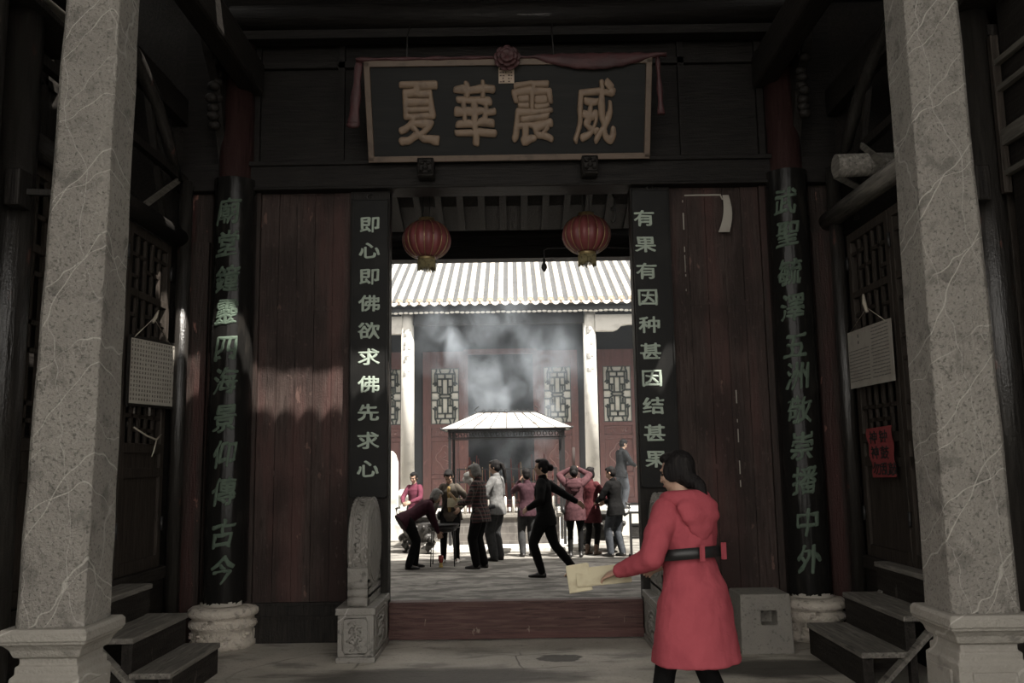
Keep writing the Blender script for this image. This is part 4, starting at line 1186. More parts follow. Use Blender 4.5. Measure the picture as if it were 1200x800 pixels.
for yy in (ya, yb): r.tube([(xa - .02, yy, ez + .03), (xa, yy, ez), (xb, yy, ez), (xb + .02, yy, ez + .03)], .016, 6)
for xx in (xa, xb): r.tube([(xx, ya, ez), (xx, yb, ez)], .016, 6)
r.build('roof_rib', M_iron, t)
fz = MB()
for x in (ra, rb2): 
    s_ = -1 if x == ra else 1
    fz.tube([(x + s_ * (.02 + .04 * math.sin(k * .7)), ym, rz + .02 + .02 * k) for k in range(7)], .010, 6)
for k in range(9): fz.tube([(ra + .12 + k * .11 + .03 * math.cos(q), ym, rz + .045 + .025 * math.sin(q)) for q in [j * .8 for j in range(8)]], .006, 5)
fz.build('ridge_finial', M_iron, t)
g = MB()
for yy in (ya + .08, yb - .08):
    g.bar((xa + .12, yy, 2.145), (xb - .12, yy, 2.145), .03, .03); g.bar((xa + .12, yy, 2.0), (xb - .12, yy, 2.0), .03, .025)
    for k in range(20):
        x = xa + .18 + k * .113
        g.tube([(x + .035 * math.cos(q), yy, 2.075 + .045 * math.sin(q)) for q in [j * .9 for j in range(8)]], .008, 5)
g.build('scroll_frieze', M_iron, t)
for x in (-1.225, .955):
    for y in (16.85, 17.95): MB().bar((x, y, -.1), (x, y, 2.16), .055, .055).build('post', M_iron, t)
MB().box((-1.15, 17.0, -.02), (.86, 17.85, .50)).build('brick_base', M_brick, t, bevel=.01)
MB().box((-1.2, 16.95, .48), (.91, 17.9, .55)).build('base_slab', M_roughstone, t, bevel=.01)
k_ = MB()
for z in (.75, 1.15, 1.4):
    for yy in (17.08, 17.75): k_.bar((-1.1, yy, z), (.82, yy, z), .022, .022)
for x in (-1.1, -.45, .2, .82):
    for yy in (17.08, 17.75): k_.bar((x, yy, .55), (x, yy, 1.42), .025, .025)
k_.build('candle_rack', M_iron, t)
tag(MB().box((-1.75, 16.25, -.1), (1.45, 18.6, -.02)).build('stone_slab', M_white, org=(-.13, 17.4, -.1), bevel=.012), 'pale stone slab under the incense pavilion', 'slab')
for k in range(42):
    x = -1.0 + 1.75 * (k + random.uniform(0, .8)) / 42; y = random.uniform(17.15, 17.7); L_ = random.uniform(.55, 1.15); r_ = random.choice((.008, .011, .016))
    o = MB().cyl((x, y, .55), (x + random.uniform(-.05, .05), y + random.uniform(-.04, .04), .55 + L_), r_, n=8).build('incense_stick', M_incense if k % 4 else M_incense2, org=(x, y, .55))
    tag(o, 'upright stick of incense smoking among the others in the incense pavilion', 'incense', 'incense sticks standing in the pavilion')
for k in range(12):
    x = -.95 + k * .155; y = 17.02
    o = MB().lathe((x, y, .55), [(.028, 0), (.026, .30), (.02, .315), (.004, .33)], 12).build('candle', M_drip, org=(x, y, .55))
    tag(o, 'pale altar candle in the front row on the incense pavilion base', 'candle', 'candles along the pavilion base')

# ================================================================== BRONZE CENSERS
def censer(x, y, s, label):
    t = thing('tripod_censer', label, 'incense burner', (x, y, -.1), 'round bronze censers')
    MB().lathe((x, y, -.1), [(.05, .20 * s), (.24 * s, .24 * s), (.36 * s, .36 * s), (.40 * s, .50 * s), (.37 * s, .62 * s), (.36 * s, .66 * s), (.42 * s, .70 * s), (.43 * s, .74 * s), (.38 * s, .74 * s), (.36 * s, .70 * s), (.02, .69 * s)], 36).build('bowl', M_bronze, t)
    r_ = MB()
    for k in range(18):
        a = 2 * PI * k / 18; r_.ell((x + .40 * s * math.cos(a), y + .40 * s * math.sin(a), -.1 + .52 * s), .04 * s, .04 * s, .05 * s, 8, 5)
    r_.build('relief_band', M_bronze, t)
    for k in range(3):
        a = -PI / 2 + .5 + 2 * PI * k / 3; c, s2 = math.cos(a), math.sin(a)
        l = MB(); pts = [(x + rr * s * c, y + rr * s * s2, -.1 + z * s) for rr, z in ((.26, .36), (.36, .30), (.36, .18), (.30, .08), (.34, .0))]
        l.tube(pts, [.10 * s, .11 * s, .075 * s, .055 * s, .075 * s], 10)
        l.ell((x + .43 * s * c, y + .43 * s * s2, -.1 + .29 * s), .05 * s, .05 * s, .06 * s, 8, 6)
        l.build('lion_leg', M_bronze, t)
    for sg in (-1, 1):
        MB().tube([(x + sg * .40 * s, y, -.1 + .66 * s), (x + sg * .50 * s, y, -.1 + .72 * s), (x + sg * .52 * s, y, -.1 + .88 * s), (x + sg * .44 * s, y, -.1 + .90 * s)], .025 * s, 8).build('handle', M_bronze, t)
    return t
censer(-1.72, 16.45, .92, 'round bronze censer on lion legs at left of the courtyard, behind the bending woman')
censer(1.62, 16.25, .95, 'round bronze censer on lion legs at right of the courtyard, beside the man in jeans')
# wok on thin legs
t = thing('basin_stand', 'shallow black basin on thin iron legs under the bending woman\'s hands', 'basin', (-1.16, 14.42, -.1))
MB().lathe((-1.16, 14.42, .42), [(.10, 0), (.20, .03), (.255, .12), (.265, .13), (.245, .125), (.19, .05), (.01, .03)], 32).build('basin', M_iron, t)
for k in range(4):
    a = PI / 4 + k * PI / 2; MB().tube([(-1.16 + .24 * math.cos(a), 14.42 + .24 * math.sin(a), .54), (-1.16 + .27 * math.cos(a), 14.42 + .27 * math.sin(a), -.1)], .009, 8).build('leg', M_iron, t)
MB().tube([(-1.16 + .255 * math.cos(2 * PI * k / 24), 14.42 + .255 * math.sin(2 * PI * k / 24), .50) for k in range(25)], .008, 6).build('ring', M_iron, t)
t = thing('candle_cup', 'small red glass candle cup with yellow foot standing on the courtyard floor', 'candle', (-1.18, 14.15, -.1))
M_redglass = mat('red_glass', (.30, .05, .04), .25); M_ywax = mat('yellow_wax', (.5, .36, .12), .5)
MB().lathe((-1.18, 14.15, -.1), [(.035, 0), (.03, .02), (.022, .05), (.03, .07)], 16).build('foot', M_ywax, t)
MB().lathe((-1.18, 14.15, -.03), [(.028, 0), (.042, .05), (.04, .115), (.036, .115), (.03, .05), (.01, .03)], 16).build('cup', M_redglass, t)
# dark frame at the right jamb
t = thing('metal_frame', 'black metal frame stand by the right jamb of the doorway, behind the woman in red', 'frame', (2.12, 15.25, -.1))
for x in (1.99, 2.42): MB().bar((x, 15.25, -.1), (x, 15.25, .66), .04, .04).build('upright', M_iron, t)
for z in (.64, .44, .22): MB().bar((1.99, 15.25, z), (2.42, 15.25, z), .035, .035).build('crossbar', M_iron, t)
b = MB().box((2.0, 15.245, .24), (2.41, 15.255, .43)); b.build('dark_plate', M_bronze, t)
b = MB()
for x in (1.99, 2.42): b.bar((x, 15.05, -.085), (x, 15.45, -.085), .04, .03); b.build('foot', M_iron, t)
# pale stele at the far left of the view
t = thing('stone_stele', 'pale upright stone tablet with rounded top at the left edge of the doorway view', 'stone', (-2.72, 19.0, -.1))
b = MB(); b.prism([(-2.95, .3), (-2.50, .3), (-2.50, 1.55), (-2.55, 1.72), (-2.62, 1.8), (-2.83, 1.8), (-2.90, 1.72), (-2.95, 1.55)], 'y', 18.92, 19.08); b.build('tablet', M_white, t, bevel=.015)
MB().box((-3.1, 18.75, -.1), (-2.35, 19.25, .3)).build('plinth', M_white, t, bevel=.02)
# rough loose stone chips on the courtyard paving
for (x, y, s, wh) in ((.05, 10.9 + 1.2, .10, 'left'), (.22, 12.2, .14, 'right')):
    b = MB(); b.ell((x, y, -.085), s, s * .5, .025, 9, 5)
    tag(b.build('stone_chip', M_court, org=(x, y, -.1)), 'flat loose stone chip on the paving behind the threshold, %s of two' % wh, 'stone')
# ================================================================== PEOPLE
def cloth(name, c, c2=None, rough=.8, stripe=None, s=14):
    ls = [dict(c=c2 or tuple(x * .6 for x in c), s=s, lo=.42, hi=.7, a=.8)]
    if stripe: ls += stripe
    return mat(name, c, rough, ls, bump=[(9, .6, (1, 1, .6)), (45, .15, (1, 1, 1))], spec=.06)
M_skin = mat('skin', (.36, .235, .17), .6, [dict(c=(.31, .185, .135), s=12, lo=.45, hi=.7)], spec=.35)
M_hairb = mat('black_hair', (.008, .007, .007), .6, [dict(c=(.018, .016, .015), s=10, lo=.5, hi=.7, st=(5, 5, .6))], bump=[(30, .5, (4, 4, .4))], spec=.12)
M_hairg = mat('grey_hair', (.16, .155, .145), .6, [dict(c=(.10, .095, .09), s=16, lo=.45, hi=.65)], bump=[(30, .5, (3, 3, .6))], spec=.12)
M_eye = mat('dark_eye', (.015, .012, .01), .3)
M_lip = mat('lip', (.22, .08, .07), .5)
M_shoe = mat('black_shoe', (.018, .016, .015), .45)
M_shoew = mat('white_shoe', (.55, .53, .5), .5)
M_boot = mat('brown_boot', (.10, .06, .04), .6)
M_black = cloth('black_cloth', (.008, .0078, .0078))
M_plum = cloth('dark_plum_cloth', (.038, .014, .020))
M_tan = cloth('dull_tan_jacket', (.07, .06, .049))
M_yel = cloth('mustard_shirt', (.30, .21, .09))
M_plaid = cloth('dark_plaid_vest', (.035, .03, .03), stripe=[dict(t='stripe', dir='Z', s=5.5, lo=.78, hi=.9, c=(.13, .06, .055), a=.8), dict(t='stripe', dir='X', s=6.5, lo=.80, hi=.92, c=(.12, .11, .10), a=.7)])
M_lightj = cloth('pale_grey_jacket', (.15, .15, .147), stripe=[dict(t='stripe', dir='X', s=9, lo=.8, hi=.9, c=(.12, .11, .11), a=.6)])
M_pinkd = cloth('magenta_jacket', (.13, .035, .055))
M_purple = cloth('dusty_purple_jacket', (.05, .025, .031))
M_rose = cloth('dusty_rose_jacket', (.075, .036, .040))
M_redc = cloth('red_coat_wool', (.075, .022, .025))
M_coral = cloth('coral_red_coat', (.30, .062, .076), (.25, .05, .063), rough=.85, s=7)
M_jean = cloth('faded_blue_jeans', (.045, .049, .056), (.07, .074, .082))
M_greyt = cloth('grey_trousers', (.045, .045, .046))
M_greyj = cloth('slate_grey_jacket', (.02, .0205, .0215))
M_joss = mat('yellow_joss_paper', (.42, .375, .26), .8, [dict(c=(.32, .28, .19), s=10, lo=.45, hi=.7)])
M_belt = mat('black_belt', (.012, .012, .012), .45)

def remesh(mb, vox, smooth=4, disp=0.0, dscale=.1):
    me = mb.mesh('tmp'); o = bpy.data.objects.new('tmp', me); COL.objects.link(o)
    r = o.modifiers.new('r', 'REMESH'); r.mode = 'VOXEL'; r.voxel_size = vox; r.use_smooth_shade = True
    if smooth:
        s = o.modifiers.new('s', 'SMOOTH'); s.factor = .5; s.iterations = smooth
    if disp:
        tx = bpy.data.textures.new('folds', 'CLOUDS'); tx.noise_scale = dscale; tx.noise_depth = 2
        d = o.modifiers.new('d', 'DISPLACE'); d.texture = tx; d.strength = disp; d.mid_level = .5
    dg = bpy.context.evaluated_depsgraph_get()
    out = bpy.data.meshes.new_from_object(o.evaluated_get(dg))
    bpy.data.objects.remove(o); bpy.data.meshes.remove(me)
    for p in out.polygons: p.use_smooth = True
    return out
def limb(mb, pts, rs, n=14, sub=4):
    """smooth tapered limb with round ends"""
    P = [V(p) for p in pts]; 
    mb.ell(P[0], rs[0], rs[0], rs[0], n, 8); mb.ell(P[-1], rs[-1], rs[-1], rs[-1], n, 8)
    for k in range(1, len(P) - 1): mb.ell(P[k], rs[k], rs[k], rs[k], n, 8)
    for k in range(len(P) - 1):
        d = (P[k + 1] - P[k]); 
        if d.length < 1e-5: continue
        d.normalize(); u = d.orthogonal().normalized(); v = d.cross(u)
        mb.loft([(P[k].lerp(P[k + 1], t), u * (rs[k] + (rs[k + 1] - rs[k]) * t), v * (rs[k] + (rs[k + 1] - rs[k]) * t)) for t in (0, 1)], n)
def ik(S_, T, a, b, hint):
    d = T - S_; L = d.length
    if L > (a + b) * .998: T = S_ + d * ((a + b) * .998 / L); d = T - S_; L = d.length
    x = (a * a - b * b + L * L) / (2 * L); h = math.sqrt(max(a * a - x * x, 0)); dn = d / L
    hh = hint - dn * hint.dot(dn)
    if hh.length < 1e-4: hh = dn.orthogonal()
    return S_ + dn * x + hh.normalized() * h, T

def person(label, x, y, z0, h, head, lean=0, hipz=.875, hipy=0.0, arms=None, legs=None, hp=0, hy=0, top=None, bottom=None, hair='short', hairm=None,
           shoe=None, vox=.0068, extra=None, grp=None, palm=None):
    s = h / 1.665; th = math.radians(lean)
    root = thing('person', label, 'person', (x, y, z0), grp)
    root.rotation_euler = (0, 0, math.radians(head))
    ORG[root.name] = (0, 0, 0)
    X_ = V((1, 0, 0)); P = V((0, hipy, hipz)); sd = V((0, math.sin(th), math.cos(th))); fw = V((0, math.cos(th), -math.sin(th)))
    def T(t, f=0.0): return P + sd * t + fw * f
    sh = {'L': T(.445) - X_ * .155, 'R': T(.445) + X_ * .155}
    hip = {'L': P - X_ * .085, 'R': P + X_ * .085}
    arms = arms or {}; legs = legs or {}
    # head frame
    hth = math.radians(lean * .75 + hp); hyw = math.radians(hy)
    hd = V((0, math.sin(hth), math.cos(hth))); hf = V((0, math.cos(hth), -math.sin(hth)))
    Rz = Matrix.Rotation(hyw, 3, hd); hf = Rz @ hf; hx = hf.cross(hd).normalized()
    HR = Matrix((hx, hf, hd)).transposed()
    nb = T(.515); hc = T(.565) + hd * .105 + hf * .012
    H = lambda a, b_, c: hc + HR @ V((a, b_, c))
    J = {}
    for k, sg in (('L', -1), ('R', 1)):
        tgt = arms.get(k, V((sg * .23, .03, .80 * 1.0)))
        hint = V((sg * .5, -.9, -.35))
        if isinstance(tgt, tuple) and isinstance(tgt[0], (tuple, list)): tgt, hint = V(tgt[0]), V(tgt[1])
        e, wr = ik(sh[k], V(tgt), .275, .25, hint)
        J['el' + k], J['wr' + k] = e, wr
        lt = legs.get(k, (sg * .095, 0.0, .075, 0, 0))
        kn, an = ik(hip[k], V(lt[:3]), .415, .405, V((sg * .05, 1, 0)))
        J['kn' + k], J['an' + k] = kn, an
        J['ft' + k] = (lt[3] if len(lt) > 3 else 0, lt[4] if len(lt) > 4 else 0)
    # ---------------- body (one continuous skin)
    b = MB()
    prof = [(-.10, .075, .065, 0), (-.03, .145, .095, -.012), (.03, .148, .10, -.012), (.11, .128, .09, 0), (.19, .112, .082, .005), (.30, .125, .092, .008), (.39, .138, .09, .004), (.44, .132, .068, 0), (.475, .085, .056, 0), (.50, .058, .05, .002), (.54, .050, .05, .004)]
    b.loft([(T(t, f), X_ * rx, fw * ry) for t, rx, ry, f in prof], 24)
    limb(b, [T(.48), hc - hd * .04], [.052, .05])
    for k, sg in (('L', -1), ('R', 1)):
        limb(b, [sh[k] - X_ * sg * .02, sh[k].lerp(J['el' + k], .45), J['el' + k], J['el' + k].lerp(J['wr' + k], .35), J['wr' + k]], [.052, .042, .034, .034, .024])
        limb(b, [hip[k], hip[k].lerp(J['kn' + k], .5), J['kn' + k], J['kn' + k].lerp(J['an' + k], .35), J['an' + k]], [.085, .072, .050, .050, .034])
        # hand: palm, four fingers, thumb
        f = (J['wr' + k] - J['el' + k]).normalized()
        pn_ = V((palm or {}).get(k, (-sg * .8, .2, -.5))); pn_ = (pn_ - f * pn_.dot(f)).normalized()
        sx_ = f.cross(pn_).normalized()         # across the palm
        up_ = sx_ if sx_.z > 0 or abs(sx_.z) < .2 and sx_.y > 0 else -sx_      # thumb side
        w0 = J['wr' + k]; pc = w0 + f * .05
        b.loft([(w0 + f * t, up_ * r1, pn_ * r2) for t, r1, r2 in ((-.01, .024, .018), (.02, .032, .016), (.055, .040, .015), (.088, .040, .013))], 14)
        for i, (off, ln) in enumerate(((.030, .068), (.010, .076), (-.011, .071), (-.031, .056))):
            p0 = w0 + f * .082 + up_ * off; d1 = (f + pn_ * .25).normalized(); d2 = (f + pn_ * .9).normalized(); d3 = (f * .5 + pn_).normalized()
            p1 = p0 + d1 * ln * .45; p2 = p1 + d2 * ln * .32; p3 = p2 + d3 * ln * .25
            limb(b, [p0, p1, p2, p3], [.0088, .0085, .0078, .007], 8)
        p0 = w0 + f * .03 + up_ * .03; p1 = p0 + (f * .7 + up_ * .6 + pn_ * .3).normalized() * .035; p2 = p1 + (f + pn_ * .5).normalized() * .032
        limb(b, [p0, p1, p2], [.012, .0105, .0085], 8)
        yaw, pit = (math.radians(q) for q in J['ft' + k])
        fd = V((math.sin(-yaw) * math.cos(pit), math.cos(yaw) * math.cos(pit), math.sin(pit)))
        J['fd' + k] = fd
        limb(b, [J['an' + k], J['an' + k] + fd * .05 - V((0, 0, .035)), J['an' + k] + fd * .15 - V((0, 0, .05))], [.034, .034, .022])
    b.ell(hc + HR @ V((0, -.012, .025)), .074, .090, .088, 20, 12, HR)
    b.ell(H(0, .022, -.040), .056, .066, .072, 16, 10, HR)
    b.ell(H(0, .045, -.088), .028, .030, .022, 12, 8, HR)
    b.ell(H(0, .086, -.018), .012, .018, .026, 10, 7, HR); b.ell(H(0, .096, -.034), .015, .014, .011, 10, 7, HR)
    b.ell(H(0, .072, .022), .05, .018, .012, 12, 7, HR)
    for sg in (-1, 1):
        b.ell(H(sg * .075, -.012, -.012), .010, .020, .031, 10, 7, HR); b.ell(H(sg * .038, .055, -.03), .022, .022, .02, 10, 7, HR)
    M_ = Matrix.Scale(s, 4)
    def put(name, mb, m, vox_=None, smooth=4, parent=None, disp=0, dsc=.1):
        sb = MB(); sb.merge(mb, M_)
        if vox_:
            me = remesh(sb, vox_, smooth, disp, dsc); me.name = name
        else: me = sb.mesh(name)
        me.materials.append(m)
        o = bpy.data.objects.new(name, me); COL.objects.link(o); o.parent = parent or root; ORG[o.name] = (0, 0, 0)
        return o
    body = put('body', b, M_skin, vox, 3)
    for sg in (-1, 1):
        e = MB().ell(H(sg * .030, .076, -.004), .012, .008, .007, 10, 6, HR); put('eye', e, M_eye)
    e = MB().ell(H(0, .083, -.066), .022, .008, .007, 12, 6, HR); put('mouth', e, M_lip)
    # ---------------- hair
    hm = hairm or M_hairb
    q = MB()
    q.ell(H(0, -.028, .034), .083, .090, .090, 20, 12, HR); q.ell(H(0, -.045, -.01), .080, .068, .085, 18, 10, HR)
    q.ell(H(0, .028, .085), .066, .058, .034, 16, 9, HR)
    if hair == 'short':
        for sg in (-1, 1): q.ell(H(sg * .068, .005, .03), .017, .042, .045, 10, 7, HR)
    if hair == 'bob':
        for sg in (-1, 1): q.ell(H(sg * .065, -.01, -.03), .026, .05, .075, 12, 8, HR)
        q.ell(H(0, -.055, -.055), .075, .045, .06, 14, 9, HR)
    if hair == 'bun':
        q.ell(H(0, -.135, -.01), .052, .045, .052, 14, 9, HR); limb(q, [H(0, -.10, .0), H(0, -.13, -.01)], [.04, .04])
        for sg in (-1, 1): q.ell(H(sg * .070, -.01, .01), .015, .05, .05, 10, 7, HR)
    if hair == 'pony':
        for sg in (-1, 1): q.ell(H(sg * .070, -.01, .01), .016, .055, .055, 10, 7, HR)
        limb(q, [H(0, -.10, .035), H(0, -.145, .01), H(.0, -.16, -.09), H(.005, -.15, -.20), H(.01, -.135, -.30)], [.028, .034, .036, .030, .012])
    if hair == 'lowpony':
        for sg in (-1, 1): q.ell(H(sg * .068, -.005, -.0), .018, .06, .065, 10, 7, HR)
        q.ell(H(0, -.07, -.05), .062, .045, .06, 14, 9, HR)
        limb(q, [H(0, -.09, -.055), H(0, -.125, -.10), H(.005, -.13, -.18), H(.01, -.125, -.26)], [.036, .038, .032, .012])
    put('hair', q, hm, .008, 3)
    # ---------------- trousers
    bt = bottom or dict(m=M_black); wd = bt.get('w', 0.0)
    q = MB()
    q.loft([(T(t, f), X_ * rx, fw * ry) for t, rx, ry, f in ((-.13, .06, .06, -.01), (-.08, .135, .10, -.012), (-.02, .168, .120, -.014), (.04, .162, .116, -.012), (.11, .140, .105, 0))], 24)
    for k in 'LR':
        a_ = J['an' + k] + (J['kn' + k] - J['an' + k]).normalized() * .0
        limb(q, [hip[k], hip[k].lerp(J['kn' + k], .5), J['kn' + k], J['kn' + k].lerp(a_, .4), a_], [.103, .090 + wd * .5, .066 + wd, .064 + wd, .050 + wd])
    put('trousers', q, bt['m'], .010, 3, disp=.008, dsc=.08)
    # ---------------- shoes
    for k in 'LR':
        q = MB(); a_ = J['an' + k]; fd = J['fd' + k]; up = V((0, 0, 1)); up = (up - fd * up.dot(fd)).normalized(); sd_ = fd.cross(up)
        bs_ = a_ - up * .048
        secs = [(bs_ + fd * t + up * (zz - .0), sd_ * w_, up * hh) for t, w_, hh, zz in ((-.065, .018, .020, 0), (-.055, .033, .034, .006), (-.01, .038, .048, .018), (.05, .040, .040, .012), (.10, .044, .030, .002), (.15, .042, .024, -.004), (.185, .026, .018, -.008), (.195, .010, .010, -.010))]
        q.loft(secs, 14); limb(q, [a_ + up * (.09 if shoe and shoe.get('boot') else .01), bs_ + up * .02], [.046 if shoe and shoe.get('boot') else .042, .042])
        put('shoe', q, (shoe or {}).get('m', M_shoe), .007, 2)
    # ---------------- top
    tp = top or dict(m=M_black)
    ez_ = tp.get('ease', .022); hem = tp.get('hem', .10); fl = tp.get('flare', .05); q = MB()
    secs = []
    vd = V((0, 0, -1)) if hem > .2 else -sd
    n_ = max(3, int(hem / .05))
    for i in range(n_, 0, -1):
        d_ = hem * i / n_; 
        wob = 1
        secs.append((T(0) + vd * d_, X_ * (.150 + ez_ + .012 + fl * d_), fw.lerp(V((0, 1, 0)), 1 if hem > .2 else 0).normalized() * (.108 + ez_ + .012 + fl * .85 * d_)))
    for t, rx, ry, f in prof[2:]:
        if t > .51: continue
        nip = tp.get('waist', 0) * (1 if .1 < t < .25 else 0)
        secs.append((T(t, f), X_ * (rx + ez_ - nip), fw * (ry + ez_ - nip)))
    q.loft(secs, 28)
    limb(q, [T(.47 if tp.get('hood') else .49), T(.495 if tp.get('hood') else .525)], [.066, .064])
    wc = tp.get('sleeve', .95)
    for k, sg in (('L', -1), ('R', 1)):
        c_ = J['el' + k].lerp(J['wr' + k], wc); z_ = tp.get('arm', 0.0)
        limb(q, [sh[k] - X_ * sg * .03, sh[k].lerp(J['el' + k], .45), J['el' + k], J['el' + k].lerp(c_, .5), c_], [.070 + z_, .060 + z_, .053 + z_ * .8, .047 + z_ * .5, .038 + z_ * .3])
    jk = put('coat' if hem > .2 else 'jacket', q, tp['m'], .0085, 5, disp=tp.get('folds', .012), dsc=.09)
    if tp.get('hood'):
        # soft hood lying on the back: rolled rim round the neck plus a flattened sack
        e = MB()
        pts = [T(.515 + .012 * math.cos(a)) + X_ * (.108 * math.sin(a)) + fw * (.085 * math.cos(a) - .012) for a in [PI * .16 + (2 * PI - PI * .32) * k / 20 for k in range(21)]]
        limb(e, pts, [.034 + .024 * math.sin(PI * k / 20) for k in range(21)], 10)
        for (t_, f_, a1, a2, a3) in ((.46, -.115, .155, .052, .065), (.41, -.128, .140, .050, .068), (.355, -.125, .095, .040, .065), (.315, -.120, .055, .030, .045)):
            e.ell(T(t_, f_), a1, a2, a3, 18, 10)
        put('hood', e, tp['m'], .008, 14, disp=.007, dsc=.10)
    if tp.get('shirt'):
        e = MB(); e.loft([(T(t, f + .043), X_ * rx, fw * .088) for t, rx, f in ((.02, .055, .0), (.2, .06, .005), (.38, .06, .008), (.48, .035, -.02))], 14); put('shirt', e, tp['shirt'], .009, 3)
    if tp.get('belt'):
        e = MB()
        for (ta, tb_) in ((.185, .245),):
            for j in range(1):
                vs = []; fs = []; N2 = 40
                for t in (ta, tb_):
                    for rr in (.0, .010):
                        for k in range(N2):
                            a = 2 * PI * k / N2; vs.append(T(t, .004) + X_ * ((.131 + ez_ + rr) * math.cos(a)) + fw * ((.101 + ez_ + rr) * math.sin(a)))
                for k in range(N2):
                    k2 = (k + 1) % N2
                    fs += [(N2 + k, N2 + k2, 3 * N2 + k2, 3 * N2 + k), (k2, k, 2 * N2 + k, 2 * N2 + k2), (k, k2, N2 + k2, N2 + k), (2 * N2 + k2, 2 * N2 + k, 3 * N2 + k, 3 * N2 + k2)]
                e.add(vs, fs, True)
        put('belt', e, M_belt)
        e = MB()
        for xx in (-.06, .10): e.obox(T(.215, -.118 - ez_ + .004 * 0) + X_ * xx, (.012, .008, .045))
        put('belt_loop', e, tp['m'])
    if extra: extra(root, J, T, H, put, sh)
    W = Matrix.Translation((x, y, z0)) @ Matrix.Rotation(math.radians(head), 4, 'Z') @ Matrix.Scale(s, 4)
    return root, J, W

# --- foreground woman in the coral red coat
fg, FJ, FW = person('woman in coral red belted coat with low ponytail walking in the foreground holding yellow papers', .93, 4.78, 0, 1.60, 32, lean=7, hipy=-.03,
    arms={'L': ((-.345, .20, 1.0), (-.35, -.8, -.6)), 'R': ((.12, .33, .99), (.6, -.5, -.5))}, legs={'L': (-.09, .22, .078, 0, 0), 'R': (.10, -.20, .115, 0, -22)},
    hp=6, hy=22, top=dict(m=M_coral, hem=.36, flare=.15, ease=.050, arm=.018, hood=True, belt=True, waist=.008, folds=.016, sleeve=.93), bottom=dict(m=M_black, w=-.004), hair='lowpony', vox=.0055,
    shoe=dict(m=M_shoe, boot=True), palm={'L': (.3, .3, -1), 'R': (-.6, .1, -.7)})
def joss(c, along, across, L_, W_, T_, label):
    u = V(along).normalized(); v = V(across); v = (v - u * v.dot(u)).normalized(); R_ = Matrix((u, v, u.cross(v))).transposed()
    b = MB()
    for k in range(7): b.obox(V(c) + R_ @ V((random.uniform(-.006, .006), random.uniform(-.006, .006), (k - 3) * T_ / 7)), (L_ / 2, W_ / 2, T_ / 14 * .9), R_)
    return tag(b.build('joss_paper_bundle', M_joss, org=c), label, 'paper', 'yellow paper bundles in the woman\'s hand')
hl = FW @ FJ['wrL']; hd_ = ((FW @ FJ['wrL']) - (FW @ FJ['elL'])).normalized(); gp = hl + hd_ * .085
joss(gp + V((-.015, .035, -.005)), (1, -.05, .09), (-.25, -.55, -.75), .29, .105, .022, 'yellow paper bundle held in the coral-coated woman\'s hand, nearer her cuff')
joss(gp + V((-.145, .045, -.02)), (1, -.1, .16), (.65, -.5, -.85), .115, .145, .02, 'yellow paper bundle in the coral-coated woman\'s hand, farthest from her cuff')

M_darkinc = mat('dark_brown_incense', (.028, .018, .016), .8)
# --- courtyard people
G0 = -.1
def hold_stick(m, L_, r_, label):
    def f(root, J, T, H, put, sh): pass
    return f
person('old woman in dark plum jacket with grey hair bending over the black basin', -1.60, 14.03, G0, 1.52, -68, lean=58, hipz=.84, hipy=-.13, hp=-10,
    arms={'L': ((-.05, .46, .60), (-.5, -.5, .2)), 'R': ((.05, .43, .58), (.5, -.5, .2))}, legs={'L': (-.10, .05, .075, 12, 0), 'R': (.12, -.12, .075, -8, 0)},
    top=dict(m=M_plum, hem=.13, flare=.10, ease=.03), bottom=dict(m=M_black, w=.014), hair='bob', hairm=M_hairg)
person('woman in magenta jacket behind the left bronze censer, only upper body showing', -1.95, 17.25, G0, 1.47, 160, hp=18,
    arms={'L': ((-.08, .34, 1.02), (-.7, -.4, -.3)), 'R': ((.10, .34, 1.0), (.7, -.4, -.3))}, top=dict(m=M_pinkd, hem=.1), bottom=dict(m=M_greyt), hair='bun')
def strap(root, J, T, H, put, sh):
    e = MB(); e.tube([T(.47, .05) - V((.10, 0, 0)), T(.36, .125) - V((.03, 0, 0)), T(.2, .125) + V((.06, 0, 0)), T(.05, .12) + V((.14, 0, 0)), T(-.02, .06) + V((.18, 0, 0))], .010, 6); put('bag_strap', e, M_belt)
    e = MB(); e.ell(T(-.06, .03) + V((.205, 0, 0)), .045, .10, .09, 14, 9); put('shoulder_bag', e, M_belt)
person('young man in open tan jacket over mustard shirt reaching towards the black basin', -1.07, 14.80, G0, 1.56, 172, lean=10, hipy=-.03, hp=32,
    arms={'R': ((.27, .36, .72), (.6, -.5, -.2)), 'L': ((-.22, .24, .95), (-.8, -.5, -.2))}, legs={'L': (-.12, .02, .075, 10, 0), 'R': (.12, .05, .075, -10, 0)},
    top=dict(m=M_tan, hem=.14, flare=.12, ease=.032, shirt=M_yel), bottom=dict(m=M_black), hair='short', shoe=dict(m=M_shoew), extra=strap)
pw, PJ, PW = person('older woman with grey bobbed hair in dark plaid vest holding papers, facing left', -.54, 13.92, G0, 1.63, 74, lean=4, hp=22,
    arms={'L': ((-.06, .33, 1.02), (-.6, -.6, -.3)), 'R': ((.08, .34, 1.00), (.6, -.6, -.4))}, legs={'L': (-.09, .04, .075, 0, 0), 'R': (.10, -.03, .075, 0, 0)},
    top=dict(m=M_plaid, hem=.15, flare=.10, ease=.036, arm=.006), bottom=dict(m=M_black, w=.014), hair='bob', hairm=M_hairg)
c = PW @ V((.0, .43, 1.03))
b = MB().obox(c, (.12, .02, .07), Matrix.Rotation(math.radians(74 - 90), 3, 'Z')); b.obox(c + V((.0, -.01, .012)), (.10, .022, .05), Matrix.Rotation(math.radians(70 - 90), 3, 'Z'))
tag(b.build('paper_bundle', M_joss, org=c), 'yellowish paper bundle held by the woman in plaid vest', 'paper')
